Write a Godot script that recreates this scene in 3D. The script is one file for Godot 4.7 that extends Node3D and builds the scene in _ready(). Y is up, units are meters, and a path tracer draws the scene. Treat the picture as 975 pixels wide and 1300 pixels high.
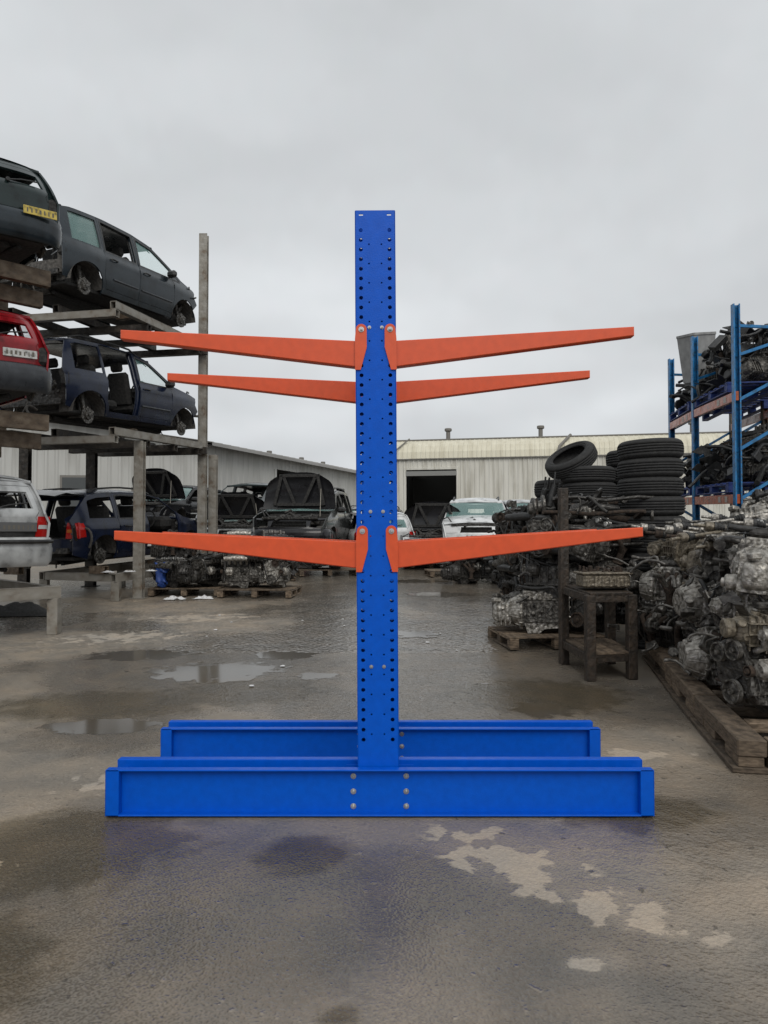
extends Node3D
# A yard with a blue cantilever rack, car wrecks on steel decks and heaps of used engines, under an overcast sky.

var M := {}          # materials
var taken := {}      # names in use at top level
var rng := RandomNumberGenerator.new()

# ------------------------------------------------------------------ mesh collector
class MB:
	var v := PackedVector3Array()
	var n := PackedVector3Array()
	var uv := PackedVector2Array()
	var ix := PackedInt32Array()
	func tri(a: Vector3, b: Vector3, c: Vector3, na: Vector3, nb: Vector3, nc: Vector3):
		var k := v.size()
		v.append(a); n.append(na); uv.append(Vector2(a.x, a.y))
		v.append(b); n.append(nb); uv.append(Vector2(b.x, b.y))
		v.append(c); n.append(nc); uv.append(Vector2(c.x, c.y))
		if (b - a).cross(c - a).dot(na + nb + nc) > 0.0:
			ix.append(k); ix.append(k + 2); ix.append(k + 1)
		else:
			ix.append(k); ix.append(k + 1); ix.append(k + 2)
	func quad(a: Vector3, b: Vector3, c: Vector3, d: Vector3, nn: Vector3):
		tri(a, b, c, nn, nn, nn); tri(a, c, d, nn, nn, nn)
	func quadn(a: Vector3, b: Vector3, c: Vector3, d: Vector3, na: Vector3, nb: Vector3, nc: Vector3, nd: Vector3):
		tri(a, b, c, na, nb, nc); tri(a, c, d, na, nc, nd)
	func flat(a: Vector3, b: Vector3, c: Vector3, d: Vector3, away: Vector3):
		var nn := (b - a).cross(c - a)
		if nn.length() < 1e-9: nn = (c - a).cross(d - a)
		if nn.length() < 1e-9: return
		nn = nn.normalized()
		if nn.dot(away) < 0.0: nn = -nn
		quad(a, b, c, d, nn)
	# bevelled box centred on T
	func box(T: Transform3D, s: Vector3, bev := 0.004):
		var h := s * 0.5
		var b: float = min(bev, min(h.x, min(h.y, h.z)) * 0.9)
		var B := T.basis
		for ax in 3:
			var a1 := (ax + 1) % 3
			var a2 := (ax + 2) % 3
			for sg in [-1.0, 1.0]:
				var q := []
				for c in [[-1.0, -1.0], [1.0, -1.0], [1.0, 1.0], [-1.0, 1.0]]:
					var p := Vector3.ZERO
					p[ax] = sg * h[ax]; p[a1] = c[0] * (h[a1] - b); p[a2] = c[1] * (h[a2] - b)
					q.append(T * p)
				var nn := Vector3.ZERO
				nn[ax] = sg
				quad(q[0], q[1], q[2], q[3], (B * nn).normalized())
		if b < 0.0005: return
		for ax in 3:                      # edges along ax
			var a1 := (ax + 1) % 3
			var a2 := (ax + 2) % 3
			for c in [[-1.0, -1.0], [1.0, -1.0], [1.0, 1.0], [-1.0, 1.0]]:
				var q := []
				for e in [[-1.0, 0], [1.0, 0], [1.0, 1], [-1.0, 1]]:
					var p := Vector3.ZERO
					p[ax] = e[0] * (h[ax] - b)
					if e[1] == 0:
						p[a1] = c[0] * h[a1]; p[a2] = c[1] * (h[a2] - b)
					else:
						p[a1] = c[0] * (h[a1] - b); p[a2] = c[1] * h[a2]
					q.append(T * p)
				var nn := Vector3.ZERO
				nn[a1] = c[0]; nn[a2] = c[1]
				quad(q[0], q[1], q[2], q[3], (B * nn).normalized())
		for sx in [-1.0, 1.0]:
			for sy in [-1.0, 1.0]:
				for sz in [-1.0, 1.0]:
					var s3 := Vector3(sx, sy, sz)
					var nn := (B * s3).normalized()
					tri(T * (s3 * Vector3(h.x, h.y - b, h.z - b)), T * (s3 * Vector3(h.x - b, h.y, h.z - b)), T * (s3 * Vector3(h.x - b, h.y - b, h.z)), nn, nn, nn)
	func bx(c: Vector3, s: Vector3, bev := 0.004, rot := Vector3.ZERO):
		box(Transform3D(Basis.from_euler(rot), c), s, bev)
	# bar from a to b with a rectangular section
	func bar(a: Vector3, b: Vector3, w: float, t: float, up := Vector3.UP, bev := 0.003):
		var d := b - a
		var z := d.normalized()
		var x := up.cross(z)
		if x.length() < 0.01: x = Vector3.RIGHT.cross(z)
		x = x.normalized()
		var y := z.cross(x)
		box(Transform3D(Basis(x, y, z), (a + b) * 0.5), Vector3(w, t, d.length()), bev)
	func tube(pts: Array, r, sides := 8, caps := true):
		var m := pts.size()
		var prev := Vector3.ZERO
		var rings := []
		var nrm := []
		for i in m:
			var t: Vector3
			if i == 0: t = pts[1] - pts[0]
			elif i == m - 1: t = pts[m - 1] - pts[m - 2]
			else: t = pts[i + 1] - pts[i - 1]
			t = t.normalized()
			if i == 0:
				prev = t.cross(Vector3.UP)
				if prev.length() < 0.1: prev = t.cross(Vector3.RIGHT)
			prev = (prev - t * prev.dot(t)).normalized()
			var o := t.cross(prev)
			var rr: float = r[i] if r is Array else r
			var ring := PackedVector3Array()
			var nn := PackedVector3Array()
			for k in sides:
				var an := TAU * k / sides
				var dir := prev * cos(an) + o * sin(an)
				ring.append(pts[i] + dir * rr); nn.append(dir)
			rings.append(ring); nrm.append(nn)
		for i in m - 1:
			for k in sides:
				var j := (k + 1) % sides
				quadn(rings[i][k], rings[i][j], rings[i + 1][j], rings[i + 1][k], nrm[i][k], nrm[i][j], nrm[i + 1][j], nrm[i + 1][k])
		if caps:
			for e in [0, m - 1]:
				var t: Vector3 = (pts[0] - pts[1]) if e == 0 else (pts[m - 1] - pts[m - 2])
				t = t.normalized()
				for k in sides:
					tri(pts[e], rings[e][k], rings[e][(k + 1) % sides], t, t, t)
	# profile of (radius, height) turned round the y axis of T; hard edges
	func lathe(T: Transform3D, prof: Array, segs := 20, smooth := false):
		var pn := []
		for i in prof.size() - 1:
			var d: Vector2 = prof[i + 1] - prof[i]
			pn.append(Vector2(d.y, -d.x).normalized())
		for i in prof.size() - 1:
			var p0: Vector2 = prof[i]
			var p1: Vector2 = prof[i + 1]
			if p0.distance_to(p1) < 1e-6: continue
			var n0: Vector2 = pn[i]
			var n1: Vector2 = pn[i]
			if smooth:
				if i > 0: n0 = (pn[i] + pn[i - 1]).normalized()
				if i < pn.size() - 1: n1 = (pn[i] + pn[i + 1]).normalized()
			for k in segs:
				var a := TAU * k / segs
				var b := TAU * (k + 1) / segs
				var da := Vector3(cos(a), 0, sin(a))
				var db := Vector3(cos(b), 0, sin(b))
				quadn(T * (da * p0.x + Vector3.UP * p0.y), T * (db * p0.x + Vector3.UP * p0.y), T * (db * p1.x + Vector3.UP * p1.y), T * (da * p1.x + Vector3.UP * p1.y),
					(T.basis * (da * n0.x + Vector3.UP * n0.y)).normalized(), (T.basis * (db * n0.x + Vector3.UP * n0.y)).normalized(), (T.basis * (db * n1.x + Vector3.UP * n1.y)).normalized(), (T.basis * (da * n1.x + Vector3.UP * n1.y)).normalized())
	func cyl(a: Vector3, b: Vector3, r: float, segs := 12, ch := 0.15):
		var y := (b - a)
		var L := y.length()
		y = y / L
		var x := y.cross(Vector3.RIGHT)
		if x.length() < 0.1: x = y.cross(Vector3.FORWARD)
		x = x.normalized()
		var c: float = min(r * ch, L * 0.3)
		lathe(Transform3D(Basis(x, y, x.cross(y)), a), [Vector2(0, 0), Vector2(r - c, 0), Vector2(r, c), Vector2(r, L - c), Vector2(r - c, L), Vector2(0, L)], segs)
	# polygon in the xy plane of T drawn out along its z from 0 to depth
	func prism(T: Transform3D, poly: PackedVector2Array, depth: float):
		var t := Geometry2D.triangulate_polygon(poly)
		var nz := T.basis.z.normalized()
		for i in range(0, t.size(), 3):
			for z in [0.0, depth]:
				var s := -nz if z == 0.0 else nz
				tri(T * Vector3(poly[t[i]].x, poly[t[i]].y, z), T * Vector3(poly[t[i + 1]].x, poly[t[i + 1]].y, z), T * Vector3(poly[t[i + 2]].x, poly[t[i + 2]].y, z), s, s, s)
		var cw := Geometry2D.is_polygon_clockwise(poly)
		for i in poly.size():
			var a := poly[i]
			var b := poly[(i + 1) % poly.size()]
			var e := (b - a).normalized()
			var o := Vector2(e.y, -e.x) if not cw else Vector2(-e.y, e.x)
			quad(T * Vector3(a.x, a.y, 0), T * Vector3(b.x, b.y, 0), T * Vector3(b.x, b.y, depth), T * Vector3(a.x, a.y, depth), (T.basis * Vector3(o.x, o.y, 0)).normalized())
	# smooth sheet f(u, v) with u, v in 0..1
	func sheet(nu: int, nv: int, f: Callable, away: Vector3):
		var P := []
		for i in nu + 1:
			var row := PackedVector3Array()
			for j in nv + 1: row.append(f.call(float(i) / nu, float(j) / nv))
			P.append(row)
		var N := []
		for i in nu + 1:
			var row := PackedVector3Array()
			for j in nv + 1:
				var du: Vector3 = P[min(i + 1, nu)][j] - P[max(i - 1, 0)][j]
				var dv: Vector3 = P[i][min(j + 1, nv)] - P[i][max(j - 1, 0)]
				var nn := du.cross(dv).normalized()
				if nn.dot(away) < 0.0: nn = -nn
				row.append(nn)
			N.append(row)
		for i in nu:
			for j in nv:
				quadn(P[i][j], P[i + 1][j], P[i + 1][j + 1], P[i][j + 1], N[i][j], N[i + 1][j], N[i + 1][j + 1], N[i][j + 1])
	# outline in 2D with holes, bent onto f(p) and given a thickness towards the inside
	func panel(outer: PackedVector2Array, holes: Array, f: Callable, away: Vector3, thick := 0.022, cell := 0.09):
		var lo := outer[0]
		var hi := outer[0]
		for p in outer:
			lo = lo.min(p); hi = hi.max(p)
		var hb := []
		for h in holes:
			var l: Vector2 = h[0]
			var g: Vector2 = h[0]
			for p in h:
				l = l.min(p); g = g.max(p)
			hb.append(Rect2(l, g - l))
		var e := 0.004
		var nf := func(p: Vector2) -> Vector3:
			var a: Vector3 = f.call(p + Vector2(e, 0)) - f.call(p - Vector2(e, 0))
			var b: Vector3 = f.call(p + Vector2(0, e)) - f.call(p - Vector2(0, e))
			var nn := a.cross(b).normalized()
			return -nn if nn.dot(away) < 0.0 else nn
		var nx := int(ceil((hi.x - lo.x) / cell))
		var ny := int(ceil((hi.y - lo.y) / cell))
		for i in nx:
			for j in ny:
				var r := Rect2(lo.x + i * cell, lo.y + j * cell, cell, cell)
				var sq := PackedVector2Array([r.position, r.position + Vector2(cell, 0), r.end, r.position + Vector2(0, cell)])
				var pcs: Array = Geometry2D.intersect_polygons(sq, outer)
				for k in holes.size():
					if not hb[k].intersects(r): continue
					var nxt := []
					for pc in pcs: nxt.append_array(Geometry2D.clip_polygons(pc, holes[k]))
					pcs = nxt
				for pc in pcs:
					var t := Geometry2D.triangulate_polygon(pc)
					if t.is_empty(): continue
					var P := []
					var N := []
					for p in pc:
						P.append(f.call(p)); N.append(nf.call(p))
					for q in range(0, t.size(), 3):
						var a: int = t[q]
						var b: int = t[q + 1]
						var c: int = t[q + 2]
						tri(P[a], P[b], P[c], N[a], N[b], N[c])
						if thick > 0.0:
							tri(P[a] - N[a] * thick, P[b] - N[b] * thick, P[c] - N[c] * thick, -N[a], -N[b], -N[c])
		if thick > 0.0:
			var all := [outer]
			all.append_array(holes)
			for pl in all:
				for i in pl.size():
					var a: Vector2 = pl[i]
					var b: Vector2 = pl[(i + 1) % pl.size()]
					var m := int(ceil(a.distance_to(b) / 0.12))
					for s in m:
						var p := a.lerp(b, float(s) / m)
						var q := a.lerp(b, float(s + 1) / m)
						var md := (p + q) * 0.5
						if pl != outer and not Geometry2D.is_point_in_polygon(md, outer): continue
						var cut := false
						for h in holes:
							if h != pl and Geometry2D.is_point_in_polygon(md, h): cut = true
						if cut: continue
						var P0: Vector3 = f.call(p)
						var P1: Vector3 = f.call(q)
						var N0: Vector3 = nf.call(p)
						var N1: Vector3 = nf.call(q)
						flat(P0, P1, P1 - N1 * thick, P0 - N0 * thick, (P1 - P0).cross(N0))
	func mesh(mat: Material) -> ArrayMesh:
		var m := ArrayMesh.new()
		if ix.is_empty(): return m
		var a := []
		a.resize(Mesh.ARRAY_MAX)
		a[Mesh.ARRAY_VERTEX] = v; a[Mesh.ARRAY_NORMAL] = n; a[Mesh.ARRAY_TEX_UV] = uv; a[Mesh.ARRAY_INDEX] = ix
		m.add_surface_from_arrays(Mesh.PRIMITIVE_TRIANGLES, a)
		m.surface_set_material(0, mat)
		return m

# ------------------------------------------------------------------ naming
func numbered(called: String) -> String:
	if not taken.has(called):
		taken[called] = 0
		return called
	taken[called] += 1
	return "%s_%03d" % [called, taken[called]]
func thing(called: String, label: String, category: String, group := "") -> Node3D:
	var o := Node3D.new()
	o.name = numbered(called); add_child(o)
	mark(o, label, category, group)
	return o
func mark(o: Node, label: String, category: String, group := ""):
	o.set_meta("label", label); o.set_meta("category", category)
	if group != "": o.set_meta("group", group)
func part(parent: Node, called: String, mb: MB, mat: Material) -> MeshInstance3D:
	var o := MeshInstance3D.new()
	o.name = called; o.mesh = mb.mesh(mat)
	parent.add_child(o, true)
	return o
func part_mesh(parent: Node, called: String, m: Mesh, T: Transform3D) -> MeshInstance3D:
	var o := MeshInstance3D.new()
	o.name = called; o.mesh = m; o.transform = T
	parent.add_child(o, true)
	return o
func top(called: String, mb: MB, mat: Material, label := "", category := "", group := "") -> MeshInstance3D:
	var o := MeshInstance3D.new()
	o.name = numbered(called); o.mesh = mb.mesh(mat)
	add_child(o)
	if label != "": mark(o, label, category, group)
	return o
func dup(src: Node3D, T: Transform3D, label: String, group := "") -> Node3D:
	var c: Node3D = src.duplicate()
	c.name = numbered(String(src.name).rstrip("0123456789").rstrip("_"))
	add_child(c)
	c.transform = T
	c.set_meta("label", label); c.set_meta("category", src.get_meta("category"))
	if group != "": c.set_meta("group", group)
	return c
func V2(a: Array) -> PackedVector2Array:
	var p := PackedVector2Array()
	for q in a: p.append(Vector2(q[0], q[1]))
	return p
func disc2(c: Vector2, r: float, k := 24) -> PackedVector2Array:
	var p := PackedVector2Array()
	for i in k: p.append(c + Vector2(cos(TAU * i / k), sin(TAU * i / k)) * r)
	return p
func at(x: float, y: float, d: float) -> Vector3:
	return Vector3(x, y, -d)
# the yard rises gently away from the rack
func gy(d: float) -> float:
	var t: float = clamp(d - 5.5, 0.0, 20.0)
	# a shallow drain crosses it behind the rack's front foot
	var dip: float = -0.036 * smoothstep(3.62, 4.25, d) * (1.0 - smoothstep(4.8, 7.5, d))
	return dip + (0.0075 * t * t if t < 2.0 else 0.03 * (t - 1.0))
func T3(p: Vector3, yaw := 0.0, pitch := 0.0, roll := 0.0) -> Transform3D:
	return Transform3D(Basis.from_euler(Vector3(pitch, yaw, roll)), p)

# ------------------------------------------------------------------ materials
func noise_tex(sd: int, freq: float, cols: Array, size := 256, oct := 5, cell := false) -> ImageTexture:
	var f := FastNoiseLite.new()
	f.seed = sd; f.frequency = freq; f.fractal_octaves = oct
	f.noise_type = FastNoiseLite.TYPE_CELLULAR if cell else FastNoiseLite.TYPE_SIMPLEX_SMOOTH
	var im := f.get_seamless_image(size, size)
	im.convert(Image.FORMAT_L8)
	var d := im.get_data()
	var lut := []
	for i in 256:
		var t := i / 255.0 * (cols.size() - 1)
		var k: int = min(int(t), cols.size() - 2)
		lut.append(cols[k].lerp(cols[k + 1], t - k))
	var out := PackedByteArray()
	out.resize(size * size * 3)
	for i in size * size:
		var c: Color = lut[d[i]]
		out[i * 3] = c.r8; out[i * 3 + 1] = c.g8; out[i * 3 + 2] = c.b8
	return ImageTexture.create_from_image(Image.create_from_data(size, size, false, Image.FORMAT_RGB8, out))
func bump_tex(sd: int, freq: float, strength: float, size := 256, oct := 5) -> ImageTexture:
	var f := FastNoiseLite.new()
	f.seed = sd; f.frequency = freq; f.fractal_octaves = oct; f.noise_type = FastNoiseLite.TYPE_SIMPLEX_SMOOTH
	var im := f.get_seamless_image(size, size)
	im.bump_map_to_normal_map(strength)
	return ImageTexture.create_from_image(im)
func G(v: float) -> Color: return Color(v, v, v)
func mat(c: Color, rough: float, metal := 0.0, tex: Texture2D = null, rtex: Texture2D = null, ntex: Texture2D = null, scale := 1.0, nscale := 1.0) -> StandardMaterial3D:
	var m := StandardMaterial3D.new()
	m.albedo_color = c; m.roughness = rough; m.metallic = metal
	if tex: m.albedo_texture = tex
	if rtex:
		m.roughness_texture = rtex; m.roughness_texture_channel = BaseMaterial3D.TEXTURE_CHANNEL_RED
	if ntex:
		m.normal_enabled = true; m.normal_texture = ntex; m.normal_scale = nscale
	if tex or rtex or ntex:
		m.uv1_triplanar = true; m.uv1_scale = Vector3.ONE * scale
	return m
func paint(c: Color, dirt: Texture2D, rough := 0.14) -> StandardMaterial3D:
	var m := mat(c, 1.0, 0.0, dirt, M.rt_paint, null, 0.9)
	m.clearcoat_enabled = true; m.clearcoat = 0.6; m.clearcoat_roughness = rough
	m.metallic_specular = 0.3
	return m
func lin(r: float, g: float, b: float) -> Color: return Color(r, g, b).linear_to_srgb()
func make_materials():
	M.rt_paint = noise_tex(11, 0.012, [G(0.2), G(0.26), G(0.34), G(0.55)], 256)
	M.rt_grime = noise_tex(12, 0.02, [G(0.2), G(0.36), G(0.5), G(0.75)], 256)
	M.rt_steel = noise_tex(13, 0.02, [G(0.4), G(0.6), G(0.8)], 256)
	var nb = bump_tex(14, 0.03, 6.0)
	var nfine = bump_tex(15, 0.09, 5.0)
	var dirt = noise_tex(16, 0.012, [G(0.45), G(0.85), G(1.0), G(1.0)], 256)
	# the blue and orange powder coats are clean and new
	var faint = noise_tex(17, 0.03, [G(0.93), G(1.0)], 256)
	var rt_coat = noise_tex(18, 0.03, [G(0.3), G(0.42)], 256)
	M.blue = mat(lin(0.0, 0.092, 0.56), 1.0, 0.0, faint, rt_coat, bump_tex(19, 0.2, 1.2), 2.0, 0.15)
	M.blue.metallic_specular = 0.3
	M.orange = mat(lin(0.68, 0.082, 0.018), 1.0, 0.0, faint, rt_coat, null, 2.0)
	M.zinc = mat(G(0.82), 0.35, 0.9, noise_tex(20, 0.05, [G(0.7), G(1.0)], 128))
	# engines
	M.grime = mat(Color.WHITE, 1.0, 0.25, noise_tex(21, 0.025, [lin(0.010, 0.009, 0.008), lin(0.022, 0.02, 0.018), lin(0.045, 0.042, 0.038), lin(0.10, 0.095, 0.085)]), M.rt_grime, nb, 2.2, 0.7)
	M.alu = mat(Color.WHITE, 1.0, 0.55, noise_tex(22, 0.028, [lin(0.03, 0.026, 0.02), lin(0.17, 0.158, 0.138), lin(0.40, 0.38, 0.345), lin(0.6, 0.58, 0.545)]), M.rt_grime, nb, 2.6, 0.8)
	M.alu_dark = mat(Color.WHITE, 1.0, 0.5, noise_tex(23, 0.028, [lin(0.014, 0.012, 0.01), lin(0.055, 0.051, 0.045), lin(0.14, 0.132, 0.12), lin(0.28, 0.27, 0.25)]), M.rt_grime, nb, 2.6, 0.8)
	M.tan_cast = mat(Color.WHITE, 1.0, 0.15, noise_tex(24, 0.028, [lin(0.05, 0.042, 0.03), lin(0.16, 0.135, 0.10), lin(0.30, 0.265, 0.20)]), M.rt_grime, nb, 3.0, 0.9)
	M.rust = mat(Color.WHITE, 0.9, 0.1, noise_tex(25, 0.03, [lin(0.014, 0.011, 0.009), lin(0.038, 0.027, 0.02), lin(0.085, 0.055, 0.036)]), null, nb, 3.0, 0.8)
	M.rubber = mat(Color.WHITE, 1.0, 0.0, noise_tex(26, 0.03, [lin(0.008, 0.008, 0.008), lin(0.02, 0.02, 0.02), lin(0.045, 0.043, 0.04)]), M.rt_steel, nfine, 2.0, 0.4)
	M.plastic = mat(Color.WHITE, 1.0, 0.0, noise_tex(27, 0.02, [lin(0.008, 0.008, 0.008), lin(0.018, 0.018, 0.018), lin(0.04, 0.039, 0.036)]), M.rt_grime, nfine, 2.0, 0.3)
	M.tyre = mat(Color.WHITE, 0.82, 0.0, noise_tex(28, 0.02, [lin(0.012, 0.012, 0.012), lin(0.02, 0.02, 0.02), lin(0.038, 0.037, 0.035)]), null, bump_tex(29, 0.12, 6.0), 2.5, 0.5)
	M.hose_blue = mat(lin(0.02, 0.06, 0.25), 0.4)
	M.bright = mat(Color.WHITE, 1.0, 0.8, noise_tex(30, 0.03, [lin(0.1, 0.1, 0.09), lin(0.4, 0.39, 0.37), lin(0.6, 0.59, 0.57)]), noise_tex(31, 0.03, [G(0.2), G(0.5)], 128), nb, 2.6, 0.4)
	# yard steel, wood, cloth
	M.steel = mat(Color.WHITE, 1.0, 0.2, noise_tex(32, 0.02, [lin(0.10, 0.065, 0.04), lin(0.21, 0.19, 0.16), lin(0.25, 0.235, 0.205), lin(0.29, 0.275, 0.25)]), M.rt_steel, nb, 0.7, 0.3)
	M.steel_dark = mat(Color.WHITE, 1.0, 0.2, noise_tex(33, 0.02, [lin(0.015, 0.013, 0.012), lin(0.04, 0.034, 0.028), lin(0.075, 0.06, 0.045)]), M.rt_steel, nb, 1.2, 0.5)
	M.wood = []
	for k in 4:
		var t = [0.75, 1.0, 1.25, 0.6][k]
		M.wood.append(wood_mat(40 + k, t))
	M.rack_blue = mat(Color.WHITE, 1.0, 0.0, noise_tex(34, 0.02, [lin(0.03, 0.06, 0.09), lin(0.015, 0.15, 0.36), lin(0.02, 0.19, 0.44)]), M.rt_paint, null, 1.5)
	M.rack_orange = mat(Color.WHITE, 1.0, 0.0, noise_tex(35, 0.02, [lin(0.14, 0.04, 0.02), lin(0.40, 0.085, 0.028), lin(0.50, 0.11, 0.035)]), M.rt_paint, null, 1.5)
	M.pallet_blue = mat(Color.WHITE, 1.0, 0.0, noise_tex(36, 0.02, [lin(0.005, 0.01, 0.04), lin(0.008, 0.03, 0.16), lin(0.012, 0.045, 0.22)]), M.rt_steel, null, 1.5)
	M.cloth = mat(Color.WHITE, 0.9, 0.0, noise_tex(37, 0.03, [lin(0.02, 0.02, 0.02), lin(0.05, 0.05, 0.048)]), null, nb, 3.0, 0.6)
	M.paper = mat(lin(0.72, 0.72, 0.72), 0.8)
	M.sticker = mat(lin(0.42, 0.38, 0.34), 0.6)
	M.grey_plastic = mat(Color.WHITE, 0.5, 0.0, noise_tex(38, 0.02, [lin(0.2, 0.2, 0.2), lin(0.34, 0.345, 0.34)]), null, null, 1.0)
	# cars
	M.p_greyblue = paint(lin(0.019, 0.027, 0.034), dirt)
	M.p_navy = paint(lin(0.009, 0.015, 0.038), dirt)
	M.p_slate = paint(lin(0.007, 0.013, 0.034), dirt)
	M.p_green = paint(lin(0.017, 0.029, 0.029), dirt)
	M.p_red = paint(lin(0.25, 0.008, 0.013), dirt)
	M.p_silver = paint(lin(0.42, 0.43, 0.43), dirt)
	M.p_white = paint(lin(0.66, 0.67, 0.67), dirt)
	M.p_black = paint(lin(0.012, 0.012, 0.014), dirt)
	M.p_olive = paint(lin(0.04, 0.044, 0.042), dirt)
	M.inner = mat(Color.WHITE, 0.85, 0.0, noise_tex(39, 0.03, [lin(0.008, 0.008, 0.008), lin(0.022, 0.021, 0.02), lin(0.05, 0.048, 0.044)]), null, nb, 2.0, 0.4)
	M.liner = mat(Color.WHITE, 0.9, 0.0, noise_tex(49, 0.03, [lin(0.03, 0.028, 0.026), lin(0.08, 0.075, 0.068), lin(0.14, 0.13, 0.12)]), null, nb, 2.0, 0.6)
	M.bumper_grey = mat(Color.WHITE, 1.0, 0.0, noise_tex(50, 0.02, [lin(0.02, 0.022, 0.026), lin(0.042, 0.047, 0.053)]), M.rt_paint, null, 1.2)
	var gl := StandardMaterial3D.new()
	gl.albedo_color = Color(0.62, 0.8, 0.78, 0.28); gl.transparency = BaseMaterial3D.TRANSPARENCY_ALPHA; gl.roughness = 0.03
	M.glass = gl
	M.lens_red = mat(lin(0.42, 0.012, 0.01), 0.12)
	M.lens_clear = mat(lin(0.55, 0.55, 0.55), 0.15)
	M.lens_amber = mat(lin(0.5, 0.14, 0.02), 0.15)
	M.plate_yellow = mat(lin(0.55, 0.42, 0.09), 0.5, 0.0, dirt, null, null, 3.0)
	M.plate_white = mat(lin(0.5, 0.5, 0.48), 0.5, 0.0, dirt, null, null, 3.0)
	M.ink = mat(lin(0.11, 0.10, 0.08), 0.6)
	M.blue_glass = mat(lin(0.12, 0.26, 0.38), 0.1)
	# buildings
	M.clad = mat(Color.WHITE, 0.6, 0.0, noise_tex(51, 0.012, [lin(0.34, 0.32, 0.265), lin(0.55, 0.535, 0.48), lin(0.62, 0.605, 0.55), lin(0.64, 0.63, 0.57)]), null, null, 0.12)
	M.clad_roof = mat(Color.WHITE, 0.6, 0.0, noise_tex(52, 0.012, [lin(0.46, 0.425, 0.32), lin(0.60, 0.565, 0.45), lin(0.66, 0.63, 0.51)]), null, null, 0.12)
	M.shed_wall = mat(Color.WHITE, 0.7, 0.0, noise_tex(53, 0.012, [lin(0.28, 0.275, 0.255), lin(0.42, 0.42, 0.40), lin(0.47, 0.47, 0.45)]), null, null, 0.15)
	M.shed_roof = mat(Color.WHITE, 0.7, 0.0, noise_tex(54, 0.012, [lin(0.26, 0.255, 0.245), lin(0.36, 0.355, 0.345)]), null, null, 0.2)
	for k in ["clad", "clad_roof", "shed_wall"]: M[k].uv1_scale = Vector3(0.55, 0.06, 0.55)
	M.trim = mat(lin(0.16, 0.15, 0.135), 0.6)
	M.inside = mat(lin(0.22, 0.22, 0.21), 0.9)
	M.pane = mat(lin(0.06, 0.065, 0.065), 0.08)
func wood_mat(sd: int, t: float) -> StandardMaterial3D:
	var tx = noise_tex(sd, 0.02, [lin(0.035 * t, 0.024 * t, 0.015 * t), lin(0.09 * t, 0.065 * t, 0.043 * t), lin(0.16 * t, 0.118 * t, 0.08 * t), lin(0.2 * t, 0.155 * t, 0.11 * t)])
	var m := mat(Color.WHITE, 0.8, 0.0, tx, null, bump_tex(sd + 100, 0.04, 6.0), 1.0, 0.6)
	m.uv1_scale = Vector3(2.2, 9.0, 1.3)
	return m

# ------------------------------------------------------------------ the cantilever rack
func holed_cell(mb: MB, T: Transform3D, r: Rect2, c: Vector2, rad: float, th: float, k := 12):
	# a rectangle of plate with one round hole, front at z = 0, back at z = -th
	var fz := T.basis.z
	var per := []          # where the ray from the hole's middle leaves the rectangle
	for i in k + 1:
		var a := TAU * i / k
		var d := Vector2(cos(a), sin(a))
		var tx: float = INF
		var ty: float = INF
		if abs(d.x) > 1e-6: tx = ((r.end.x if d.x > 0 else r.position.x) - c.x) / d.x
		if abs(d.y) > 1e-6: ty = ((r.end.y if d.y > 0 else r.position.y) - c.y) / d.y
		per.append([c + d * min(tx, ty), c + d * rad, d, 0 if tx < ty else 1])
	for i in k:
		var p0 = per[i]
		var p1 = per[i + 1]
		for z in [0.0, -th]:
			var nn := fz if z == 0.0 else -fz
			mb.quad(T * Vector3(p0[1].x, p0[1].y, z), T * Vector3(p0[0].x, p0[0].y, z), T * Vector3(p1[0].x, p1[0].y, z), T * Vector3(p1[1].x, p1[1].y, z), nn)
			if p0[3] != p1[3]:
				var sx: float = p0[2].x if p0[3] == 0 else p1[2].x
				var sy: float = p0[2].y if p0[3] == 1 else p1[2].y
				var cr := Vector2(r.end.x if sx > 0 else r.position.x, r.end.y if sy > 0 else r.position.y)
				mb.tri(T * Vector3(p0[0].x, p0[0].y, z), T * Vector3(cr.x, cr.y, z), T * Vector3(p1[0].x, p1[0].y, z), nn, nn, nn)
		mb.quad(T * Vector3(p0[1].x, p0[1].y, 0), T * Vector3(p1[1].x, p1[1].y, 0), T * Vector3(p1[1].x, p1[1].y, -th), T * Vector3(p0[1].x, p0[1].y, -th), T.basis * Vector3(-p0[2].x, -p0[2].y, 0))

func bolt_shape(mb: MB, p: Vector3, r: float, dir := Vector3(0, 0, 1)):
	mb.cyl(p, p + dir * 0.003, r * 1.45, 14, 0.05)
	mb.cyl(p + dir * 0.003, p + dir * (0.003 + r * 0.75), r, 6, 0.12)
	mb.cyl(p + dir * (0.003 + r * 0.75), p + dir * (0.003 + r * 1.2), r * 0.55, 10, 0.2)

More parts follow.
